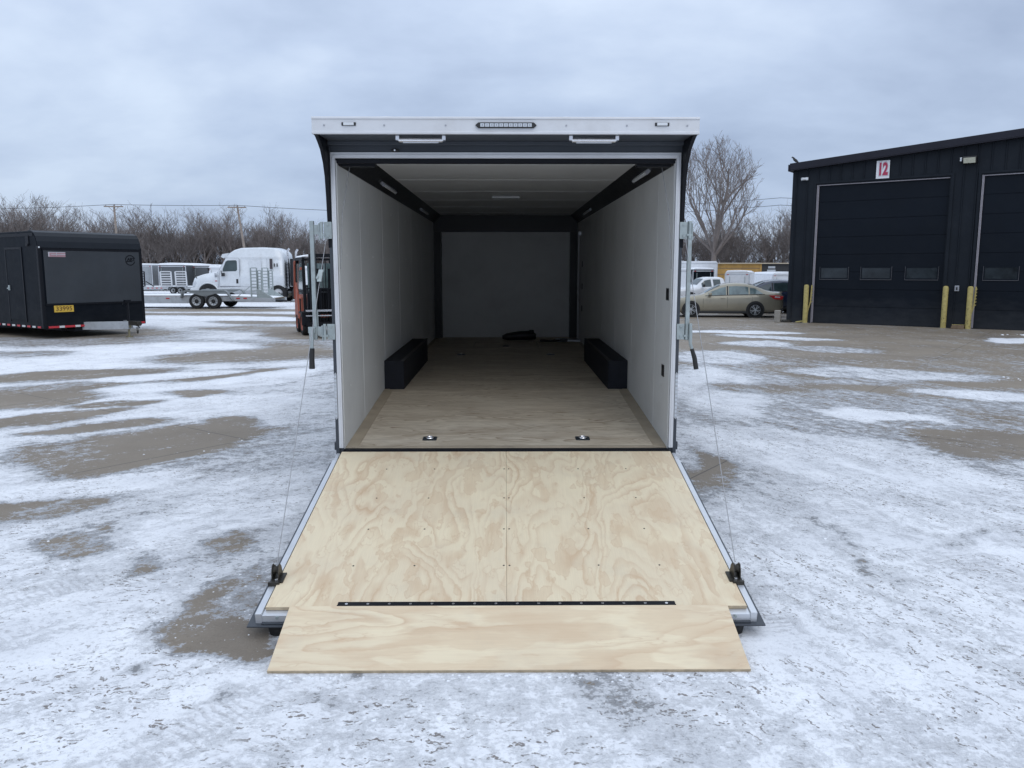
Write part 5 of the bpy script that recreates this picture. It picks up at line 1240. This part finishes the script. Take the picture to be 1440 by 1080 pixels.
# ------------------------------------------------------------------ semi truck
def semi():
    t = thing('semi_truck', (-19.05, 49.25, 0), 'white semi truck tractor with a sleeper cab parked behind the flatbed', 'truck')
    pw = M['truckwhite']
    st = [(0.0, .62, 1.05, 1.15, .85, .70), (.04, .55, 1.22, 1.40, .98, .80), (.18, .52, 1.36, 1.50, 1.05, .84), (.6, .55, 1.46, 1.64, 1.10, .86), (1.2, .60, 1.55, 1.76, 1.12, .88), (1.58, .60, 1.62, 1.86, 1.14, .92),
          (1.66, .45, 1.72, 2.00, 1.16, .98), (2.05, .42, 1.76, 2.62, 1.17, 1.02), (2.25, .42, 1.76, 2.86, 1.18, 1.04), (2.6, .42, 1.76, 3.08, 1.19, 1.06), (3.0, .42, 1.76, 3.19, 1.20, 1.08), (4.2, .42, 1.76, 3.22, 1.20, 1.10), (5.0, .42, 1.76, 3.18, 1.20, 1.10), (5.3, .45, 1.76, 3.05, 1.18, 1.08), (5.48, .5, 1.76, 2.85, 1.12, 1.04), (5.52, .6, 1.70, 2.5, 1.06, .98)]
    L = Loft(st); L.body('cab', t, pw, 90)
    quick('sun_visor', t, pw, lambda b: b.prism([(1.78, 2.66), (1.86, 2.82), (2.25, 2.88), (2.15, 2.66), (1.9, 2.58)], -1.0, 1.0), bevel=.02)
    L.topband('windshield', t, M['glass'], 1.70, 2.04, .98)
    for sy in (-1, 1):
        yy = sy * 1.185
        o = quick('door', t, pw, lambda b: b.prism([(1.72, .95), (2.90, .95), (2.90, 2.50), (2.86, 2.56), (2.14, 2.56), (1.72, 1.86)], yy, yy + sy * .018), bevel=.01)
        quick('door_seam', o, M['trimgrey'], lambda b: b.tube([(1.70, yy + sy * .004, .93), (2.92, yy + sy * .004, .93), (2.92, yy + sy * .004, 2.52), (2.87, yy + sy * .004, 2.59), (2.13, yy + sy * .004, 2.59), (1.70, yy + sy * .004, 1.88), (1.70, yy + sy * .004, .93)], .012, 4))
        quick('window', o, M['glass'], lambda b: b.prism([(1.92, 1.80), (2.70, 1.82), (2.78, 1.90), (2.78, 2.40), (2.72, 2.46), (2.24, 2.45), (2.12, 2.38), (1.92, 1.94)], yy + sy * .019, yy + sy * .027), bevel=.006)
        quick('door_handle', o, M['darkplastic'], lambda b: b.bb(2.70, 2.82, yy + sy * .019, yy + sy * .04, 1.10, 1.36), bevel=.03)
        m1 = quick('mirror', t, M['darkplastic'], lambda b: (b.tube([(1.82, sy * 1.2, 1.85), (1.90, sy * 1.36, 1.66)], .025, 6), b.bb(1.92, 2.08, sy * 1.30, sy * 1.48, 1.52, 1.72)), bevel=.02)
        quick('hood_mirror', t, M['darkplastic'], lambda b: (b.tube([(.30, sy * 1.02, 1.40), (.22, sy * 1.12, 1.60), (.20, sy * 1.16, 1.88)], .022, 6), b.tube([(.20, sy * 1.16, 1.84), (.20, sy * 1.16, 2.02)], [.06, .07], 10)), smooth=True)
        quick('sleeper_panel', t, pw, lambda b: b.prism([(3.50, 1.20), (4.20, 1.20), (4.20, 2.46), (4.10, 2.50), (3.60, 2.50), (3.50, 2.44)], sy * 1.192, sy * 1.206), bevel=.006)
        quick('body_line', t, M['trimgrey'], lambda b: (b.bb(3.0, 5.4, sy * 1.19, sy * 1.203, 2.585, 2.602), b.bb(4.55, 4.562, sy * 1.19, sy * 1.203, .95, 2.585), b.bb(1.6, 5.4, sy * 1.188, sy * 1.203, .90, .918), b.bb(1.59, 1.605, sy * 1.13, sy * 1.165, .9, 1.8)))
        quick('fairing', t, mat('dark fairing', (0.05, 0.04, 0.045), 0.5), lambda b: b.bb(4.72, 4.88, sy * 1.19, sy * 1.225, 1.95, 2.55), bevel=.01)
        for x in (4.96, 5.12): quick('sleeper_vent', t, M['darkplastic'], lambda b: b.bb(x, x + .06, sy * 1.17, sy * 1.21, 2.08, 2.28), bevel=.008)
        quick('headlight', t, M['lens'], lambda b: b.prism([(.02, .92), (.10, .88), (.30, 1.12), (.22, 1.25), (.06, 1.15)], sy * .82, sy * 1.065), bevel=.02)
        quick('marker_lamp', t, M['red'], lambda b: b.bb(1.42, 1.54, sy * 1.13, sy * 1.155, 1.22, 1.27), bevel=.005)
        quick('hood_vent', t, M['trimgrey'], lambda b: [b.bb(1.40, 1.52, sy * 1.10, sy * 1.150, 1.48 + k * .05, 1.51 + k * .05) for k in range(5)])
        quick('wheel_well_shade', t, M['darkplastic'], lambda b: arch_shade(b, .98, .50, sy * 1.05, .10), smooth=True)
        quick('arch_flare', t, pw, lambda b: b.tube([(.98 + .64 * math.cos(a), sy * 1.14, .50 + .64 * math.sin(a)) for a in np.linspace(.1, 3.04, 14)], .05, 8), smooth=True)
        quick('step_tank', t, M['silver'], lambda b: (b.tube([(2.3, sy * 1.0, .62), (3.9, sy * 1.0, .62)], .26, 20), b.bb(1.75, 2.2, sy * 1.0, sy * 1.18, .35, .75)), smooth=True)
        Tm = Matrix.Translation((.98, sy * 1.08, .50)) @ Matrix.Rotation(R(90) * sy, 4, 'Z')
        ty = MB().lathe([(-.14, .3), (-.14, .46), (-.1, .5), (.1, .5), (.14, .46), (.14, .3)], 28, Tm).build('wheel', M['rubber'], t, smooth=True)
        MB().lathe([(.13, .3), (.12, .27), (.0, .2), (.06, .1), (.08, .001)], 24, Tm).build('rim', M['silver'], ty, smooth=True)
        for x in (5.15, 6.45):
            Tm = Matrix.Translation((x, sy * 1.0, .50)) @ Matrix.Rotation(R(90) * sy, 4, 'Z')
            ty = MB().lathe([(-.26, .3), (-.26, .46), (-.2, .5), (.2, .5), (.26, .46), (.26, .3)], 28, Tm).build('wheel', M['rubber'], t, smooth=True)
            MB().lathe([(.24, .3), (.1, .27), (.06, .12), (.16, .1), (.16, .001)], 24, Tm).build('rim', M['greytrl'], ty, smooth=True)
        quick('exhaust_stack', t, M['chrome'], lambda b: b.tube([(5.72, sy * .95, .8), (5.72, sy * .95, 2.85), (5.74, sy * .95, 3.02), (5.84, sy * .95, 3.14)], .065, 12), smooth=True)
        quick('heat_guard', t, M['blackp'], lambda b: ladder(b, 5.72, sy * 1.05, .95, 2.3, .22, 16, 'X', 0, .03, .045))
    quick('grille', t, M['darkplastic'], lambda b: b.bb(-.03, .06, -.55, .55, .75, 1.30), bevel=.02)
    quick('bumper', t, pw, lambda b: b.prism([(-.10, .45), (-.10, .78), (.0, .86), (.45, .86), (.40, .45)], -1.12, 1.12), bevel=.03)
    quick('frame_rail', t, M['blackp'], lambda b: (b.bb(1, 7.1, -.45, -.37, .62, .88), b.bb(1, 7.1, .37, .45, .62, .88), b.bb(5.9, 6.9, -.45, .45, .88, .96)))
    quick('rack', t, M['blackp'], lambda b: (b.bb(5.92, 5.98, -1.15, 1.15, .95, 2.55), b.bb(6.02, 6.06, -1.17, -1.05, .9, 2.55)))
semi()

# ------------------------------------------------------------------ forklift
def forklift():
    t = thing('forklift', (-5.70, 23.9, 0), 'faded orange forklift with a snowy overhead guard beside the open trailer', 'forklift', (0, 0, R(-157)))
    og = M['orange']; bk = M['blackp']
    quick('chassis', t, og, lambda b: (b.prism([(-1.25, .30), (-1.32, .75), (-1.22, 1.08), (-.55, 1.15), (-.35, 1.05), (-.30, .55), (.35, .50), (.62, .62), (.62, .32), (.3, .24), (-.9, .24)], -.52, .52, 'YZ'),), bevel=.05, bseg=3)
    quick('side_panel', t, og, lambda b: b.prism([(-1.15, .42), (-1.05, 1.45), (-.85, 1.50), (-.60, 1.20), (-.45, .42)], .50, .56, 'YZ'), bevel=.02)
    quick('dash', t, bk, lambda b: (b.prism([(.30, .5), (.62, .5), (.58, 1.22), (.42, 1.25)], -.42, .42, 'YZ'), b.bb(-.5, .5, .30, .60, .45, .52)), bevel=.02)
    st_ = quick('steering_wheel', t, M['darkplastic'], lambda b: (b.tube([(.19 * math.cos(a), .28 + .06 * math.sin(a), 1.32 + .17 * math.sin(a)) for a in np.linspace(0, 6.283, 17)], .015, 6), b.cyl((0, .28, 1.32), (0, .45, 1.2), .02, 8)), smooth=True)
    quick('seat', t, M['darkplastic'], lambda b: (b.bb(-.24, .24, -.42, .06, 1.12, 1.22), b.box((0, -.45, 1.45), (.46, .10, .55), (-.15, 0, 0))), bevel=.04)
    # overhead guard
    g = MB()
    for sx in (-1, 1):
        g.bar((sx * .50, .58, .55), (sx * .50, .40, 2.18), .07, .09); g.bar((sx * .50, -.95, 1.05), (sx * .50, -.78, 2.18), .07, .09)
        g.bar((sx * .50, -.86, 2.18), (sx * .50, .48, 2.18), .08, .08)
    for k in range(8): g.bar((-.47, -.80 + k * .17, 2.17), (.47, -.80 + k * .17, 2.17), .04, .05)
    gd = g.build('overhead_guard', bk, t, bevel=.004)
    quick('roof_snow', gd, M['snow'], lambda b: b.prism([(-.52, 2.225), (-.46, 2.30), (-.1, 2.33), (.30, 2.31), (.50, 2.27), (.54, 2.225)], -.86, .30), bevel=.03)
    quick('rear_post', t, og, lambda b: (b.bar((.53, -.98, 1.0), (.53, -.86, 2.1), .05, .13),), bevel=.005)
    quick('work_lamp', t, og, lambda b: (b.bb(.44, .58, -.90, -.78, 2.02, 2.14), b.bb(.50, .60, .36, .46, 1.86, 1.94)), bevel=.01)
    quick('side_glass', t, M['paleglass'], lambda b: (b.bb(.515, .522, -.82, .34, 1.30, 2.05)), bevel=.001)
    quick('front_glass', t, M['paleglass'], lambda b: b.prism([(.52, 1.28), (.44, 2.05), (.45, 2.05), (.53, 1.28)], -.40, .40, 'YZ'))
    # mast
    def mast(b):
        for sx in (-1, 1):
            b.bb(sx * .28, sx * .40, .74, .90, .10, 2.30); b.bb(sx * .20, sx * .275, .80, .92, .12, 2.25)
            b.cyl((sx * .15, .84, .2), (sx * .15, .84, 1.9), .035, 10)
        for z in (.3, 1.25, 2.22): b.bb(-.28, .28, .76, .82, z, z + .10)
        for x in (-.06, 0.02): b.bb(x, x + .025, .86, .88, .3, 2.2)
        b.bb(-.40, .40, .70, .74, .35, .50)
    quick('mast', t, bk, mast, bevel=.004)
    quick('carriage', t, bk, lambda b: (b.bb(-.55, .55, .93, .98, .28, .38), b.bb(-.55, .55, .93, .98, .68, .76), [b.bb(x, x + .03, .93, .97, .70, 1.35) for x in (-.5, -.3, -.1, .1, .3, .47)], b.bb(-.52, .52, .93, .97, 1.32, 1.36)), bevel=.003)
    for x in (-.28, .28):
        quick('fork', t, M['zinc'], lambda b: (b.bb(x - .06, x + .06, .982, 1.02, .12, .74), b.prism([(.982, .06), (.982, .12), (1.9, .09), (2.0, .065), (2.0, .055)], x - .06, x + .06, 'YZ')), bevel=.004)
    quick('shiny_bar', t, M['chrome'], lambda b: (b.bb(-.56, .56, .982, .995, .69, .745), b.bb(-.56, .56, .982, .995, .56, .59)))
    quick('front_fender', t, bk, lambda b: (b.bb(.44, .66, .30, .92, .62, .68), b.bb(.44, .66, .86, .92, .30, .62), b.tube([(.62, .50, 1.0), (.66, .66, 1.05), (.66, .72, .68)], .02, 6)), bevel=.01)
    for sx in (-1, 1):
        wheel(t, (sx * .50, .55, .33), .33, .24, sx, og, seg=26); wheel(t, (sx * .46, -.78, .28), .28, .20, sx, og, seg=26)
forklift()

# ------------------------------------------------------------------ utility poles and wires
def pole(x0, x1, y, h, label, rz=0):
    p = thing('utility_pole', (x0, y, 0), label, 'utility pole')
    quick('pole_shaft', p, M['polewood'], lambda b: b.tube([(0, 0, 0), ((x1 - x0) * .5, 0, h * .5), (x1 - x0, 0, h)], [.17, .15, .11], 10), smooth=True)
    dx = x1 - x0
    quick('crossarm', p, M['polewood'], lambda b: (b.box((dx, -.14, h - .25), (2.2, .12, .14), (0, 0, rz)), b.bar((dx, -.14, h - .9), (dx + .6, -.14, h - .3), .04), b.bar((dx, -.14, h - .9), (dx - .6, -.14, h - .3), .04)))
    for k in (-.95, 0, .95):
        quick('insulator', p, M['trimgrey'], lambda b: b.tube([(dx + k, -.14, h - .18), (dx + k, -.14, h - .10), (dx + k, -.14, h + .02)], [.05, .07, .035], 8), smooth=True)
pole(-32.3, -33.5, 100, 9.75, 'leaning weathered utility pole rising behind the white semi truck', .1)
pole(-48.4, -48.5, 100, 9.85, 'utility pole with a crossarm above the roof of the black trailer', .2)
def wire_line(pts, label):
    mb = MB(); P_ = []
    for (a, b_) in zip(pts[:-1], pts[1:]):
        a = Vector(a); b_ = Vector(b_)
        for k in range(12):
            f = k / 12; q = a.lerp(b_, f); q.z -= 1.2 * 4 * f * (1 - f) * ((b_ - a).length / 60) ** 2; P_.append(q)
    P_.append(Vector(pts[-1]))
    o = mb.tube(P_, .028, 4).build('power_line', M['wire'], None)
    tag(o, label, 'power line')
wire_line([(-90, 101, 9.9), (-48.5, 99.86, 9.85), (-33.5, 99.86, 9.75), (10, 99, 9.2)], 'thin power line from the left pole over the leaning pole to the open trailer')
wire_line([(10, 106, 9.9), (34, 104, 11.0), (80, 100, 11.4)], 'upper of the two thin power lines beside the tall bare tree')
wire_line([(10, 106, 8.9), (34, 104, 10.1), (80, 100, 10.6)], 'lower of the two thin power lines beside the tall bare tree')

# ------------------------------------------------------------------ bare winter trees
def grow_tree(seed, H, spread, levels, trunk_r, fork_h, nmain, kids, up=.35, minr=.012, twig=1.0, rmax=None):
    r_ = random.Random(seed); trunk = MB(); crown = MB()
    def seg_tube(mb, pts, rs, n):
        mb.tube(pts, rs, n, cap=False)
    def branch(p, d, L, r0, lvl):
        n = 4 if lvl < 3 else 3
        pts = [p]; rs = [r0]; dd = d.copy()
        for i in range(n):
            dd = (dd + Vector((r_.gauss(0, .12), r_.gauss(0, .12), up * .25 + r_.gauss(0, .05)))).normalized()
            p = p + dd * (L / n)
            if rmax:
                zc_ = fork_h * .7 + (H - fork_h * .7) * .55; e_ = (math.hypot(p.x, p.y) / rmax) ** 2 + ((p.z - zc_) / ((H - fork_h * .7) * .47)) ** 2
                if e_ > 1.0 + r_.uniform(-.12, .10) and i > 0: n = i; break
            pts.append(p); rs.append(max(minr * .7, r0 * (1 - .55 * (i + 1) / n)))
        n = len(pts) - 1
        if n < 1: return
        seg_tube(crown, pts, rs, 5 if lvl < 2 else 3)
        if lvl >= levels: return
        nk = kids[min(lvl, len(kids) - 1)]
        for k in range(nk):
            f = .30 + .70 * (k + r_.random() * .8) / nk; f = min(f, 1.0)
            i = min(n - 1, int(f * n)); q = pts[i].lerp(pts[i + 1], min(1, f * n - i))
            base = (pts[i + 1] - pts[i]).normalized()
            ax = Vector((r_.gauss(0, 1), r_.gauss(0, 1), r_.gauss(0, .6))).cross(base)
            if ax.length < .01: continue
            ang = R(r_.uniform(16, 38)); nd = (Matrix.Rotation(ang, 3, ax.normalized()) @ base).normalized()
            branch(q, nd, L * r_.uniform(.48, .72) * twig, max(minr, rs[i] * r_.uniform(.45, .65)), lvl + 1)
    tp = [Vector((0, 0, -.2)), Vector((r_.gauss(0, .05), r_.gauss(0, .05), fork_h * .5)), Vector((r_.gauss(0, .1), r_.gauss(0, .1), fork_h))]
    seg_tube(trunk, tp, [trunk_r * 1.25, trunk_r, trunk_r * .88], 9)
    for k in range(nmain):
        a = 2 * math.pi * (k + r_.random() * .6) / nmain
        tilt = R(spread) * (r_.uniform(.5, 1.0) if k else .12)
        d = Vector((math.cos(a) * math.sin(tilt), math.sin(a) * math.sin(tilt), math.cos(tilt)))
        z = tp[1].lerp(tp[2], 1 - .5 * (k / nmain)) if k else tp[2] - Vector((0, 0, .1))
        branch(z, d, (H - fork_h) * r_.uniform(.5, .62) * (1.4 if k == 0 else 1), trunk_r * (r_.uniform(.42, .62) if k else .85), 0)
    zmax = max(v[2] for v in crown.v); s_ = (H - fork_h) / (zmax - fork_h)
    crown.v = [(v[0], v[1], fork_h + (v[2] - fork_h) * s_ if v[2] > fork_h else v[2]) for v in crown.v]
    return trunk, crown
def mk_tree(args, m, label, loc, group=None, rz=0):
    t = thing('bare_tree', loc, label, 'tree', (0, 0, rz), group)
    tr, cr = grow_tree(*args)
    tr.build('trunk', m, t, smooth=True); cr.build('crown', m, t)
    return t
mk_tree((7, 18.0, 44, 5, .30, 4.4, 9, (5, 4, 3, 2, 2), .5, .014, 1.08, 4.9), M['bark2'], 'tall spreading bare tree rising right of the open trailer', (23.6, 95, 0))
protos = []
LBL = 'bare grey brown tree in the leafless tree line at the back of the yard'
GRP = 'bare trees in the tree line'
for k, a in enumerate([(21, 12.6, 30, 4, .20, 2.6, 6, (5, 4, 3, 2), .5, .016, 1.0), (22, 11.0, 36, 4, .17, 1.8, 7, (4, 4, 3, 3), .5, .016, 1.0), (23, 12.0, 24, 4, .18, 3.4, 5, (5, 4, 3, 3), .6, .016, 1.0),
                       (24, 10.0, 40, 4, .15, 1.4, 7, (4, 4, 3, 2), .45, .016, 1.0), (25, 13.2, 28, 4, .22, 3.0, 6, (5, 4, 3, 3), .55, .016, 1.0)]):
    protos.append((a, k))
tr2 = random.Random(3)
proto_objs = []
def line_tree(x, y, h, k):
    if k >= len(proto_objs) or proto_objs[k] is None:
        while len(proto_objs) <= k: proto_objs.append(None)
        o = mk_tree(protos[k][0], M['bark'] if k % 2 else M['bark2'], LBL, (x, y, 0), GRP, tr2.uniform(0, 6.28))
        proto_objs[k] = o
    else:
        o = copy_tree(proto_objs[k]); o.location = (x, y, 0); o.rotation_euler = (0, 0, tr2.uniform(0, 6.28))
    s_ = h / protos[k][0][1]; o.scale = (s_ * tr2.uniform(.85, 1.1), s_ * tr2.uniform(.85, 1.1), s_)
    return o
def height_left(px):
    return float(np.interp(px, [0, 30, 60, 80, 130, 180, 230, 290, 340, 380, 430, 470, 520], [12.4, 13.8, 13.8, 12.0, 12.3, 12.5, 12.0, 12.1, 12.2, 12.3, 10.6, 9.8, 9.4]))
for row, (yy, n) in enumerate(((124, 26), (130, 28), (138, 28))):
    for i in range(n):
        px = -60 + (i + tr2.random()) / n * 560
        x = (px - 720) / 1130 * yy
        line_tree(x, yy + tr2.uniform(-3, 3), height_left(px) * tr2.uniform(.82, 1.07) * yy / 130, tr2.randrange(5))
for row, (yy, n) in enumerate(((106, 9), (113, 10), (121, 10))):
    for i in range(n):
        px = 925 + (i + tr2.random()) / n * 230
        x = (px - 720) / 1130 * yy
        line_tree(x, yy + tr2.uniform(-2, 2), float(np.interp(px, [925, 960, 1000, 1040, 1075, 1110, 1150], [9.0, 9.0, 9.4, 10.4, 9.6, 10.4, 9.5])) * tr2.uniform(.9, 1.15) * yy / 112, tr2.randrange(5))
def thicket(name, x0, x1, y0, y1, n, h0, h1, seed):
    r_ = random.Random(seed); mb = MB()
    for i in range(n):
        x = r_.uniform(x0, x1); y = r_.uniform(y0, y1); h = r_.uniform(h0, h1) * (1 if r_.random() < .8 else 1.35)
        lx, ly = r_.gauss(0, .10) * h, r_.gauss(0, .10) * h; rr = r_.uniform(.018, .045)
        p0 = Vector((x, y, -.1)); p1 = Vector((x + lx * .4, y + ly * .4, h * .5)); p2 = Vector((x + lx, y + ly, h))
        mb.tube([p0, p1, p2], [rr, rr * .75, rr * .3], 3, cap=False)
        for k in range(5):
            f = r_.uniform(.2, .95); q = p0.lerp(p2, f); a = r_.uniform(0, 6.28); l = r_.uniform(.5, 1.5)
            mb.tube([q, q + Vector((math.cos(a) * l * .6, math.sin(a) * l * .6, l))], [rr * .5, rr * .25], 3, cap=False)
    o = mb.build(name, M['brush'], None); tag(o, kind='stuff')
thicket('undergrowth', -112, -24, 126, 144, 5600, 1.5, 5.2, 1)
thicket('undergrowth', 15, 52, 106, 124, 1700, 1.2, 4.0, 2)

# ------------------------------------------------------------------ crumbs of snow and ice knocked loose on the slab
def crumbs():
    r_ = random.Random(9); mb = MB()
    def lump(x, y, s_):
        n = 6; h = s_ * r_.uniform(.35, .8); vs = [(x, y, h)]
        for k in range(n):
            a = 6.283 * k / n; q = s_ * r_.uniform(.5, 1.1); vs.append((x + q * math.cos(a), y + q * math.sin(a) * .8, h * r_.uniform(.3, .7)))
        for k in range(n):
            a = 6.283 * k / n; q = s_ * r_.uniform(.7, 1.2); vs.append((x + q * math.cos(a), y + q * math.sin(a) * .8, -.004))
        fs = []
        for k in range(n):
            k2 = (k + 1) % n; fs += [(0, 1 + k, 1 + k2), (1 + k, 1 + n + k, 1 + n + k2, 1 + k2)]
        mb.add(vs, fs)
    for _ in range(60): lump(r_.gauss(-1.75, .35), r_.gauss(4.15, .35), r_.uniform(.002, .006) * r_.uniform(1, 2))
    for _ in range(110): lump(r_.uniform(-1.25, 1.25), 3.462 - abs(r_.gauss(0, .03)), r_.uniform(.003, .010))
    for _ in range(160): lump(r_.uniform(-6, 6), r_.uniform(2.6, 11), r_.uniform(.005, .016))
    for _ in range(26): lump(r_.gauss(9, .5), r_.gauss(13.6, .25), r_.uniform(.01, .035))
    for _ in range(16): lump(r_.gauss(14.8, .35), r_.gauss(23.2, .1), r_.uniform(.02, .05))
    o = mb.build('snow_crumbs', M['snow'], None); tag(o, kind='stuff')
crumbs()
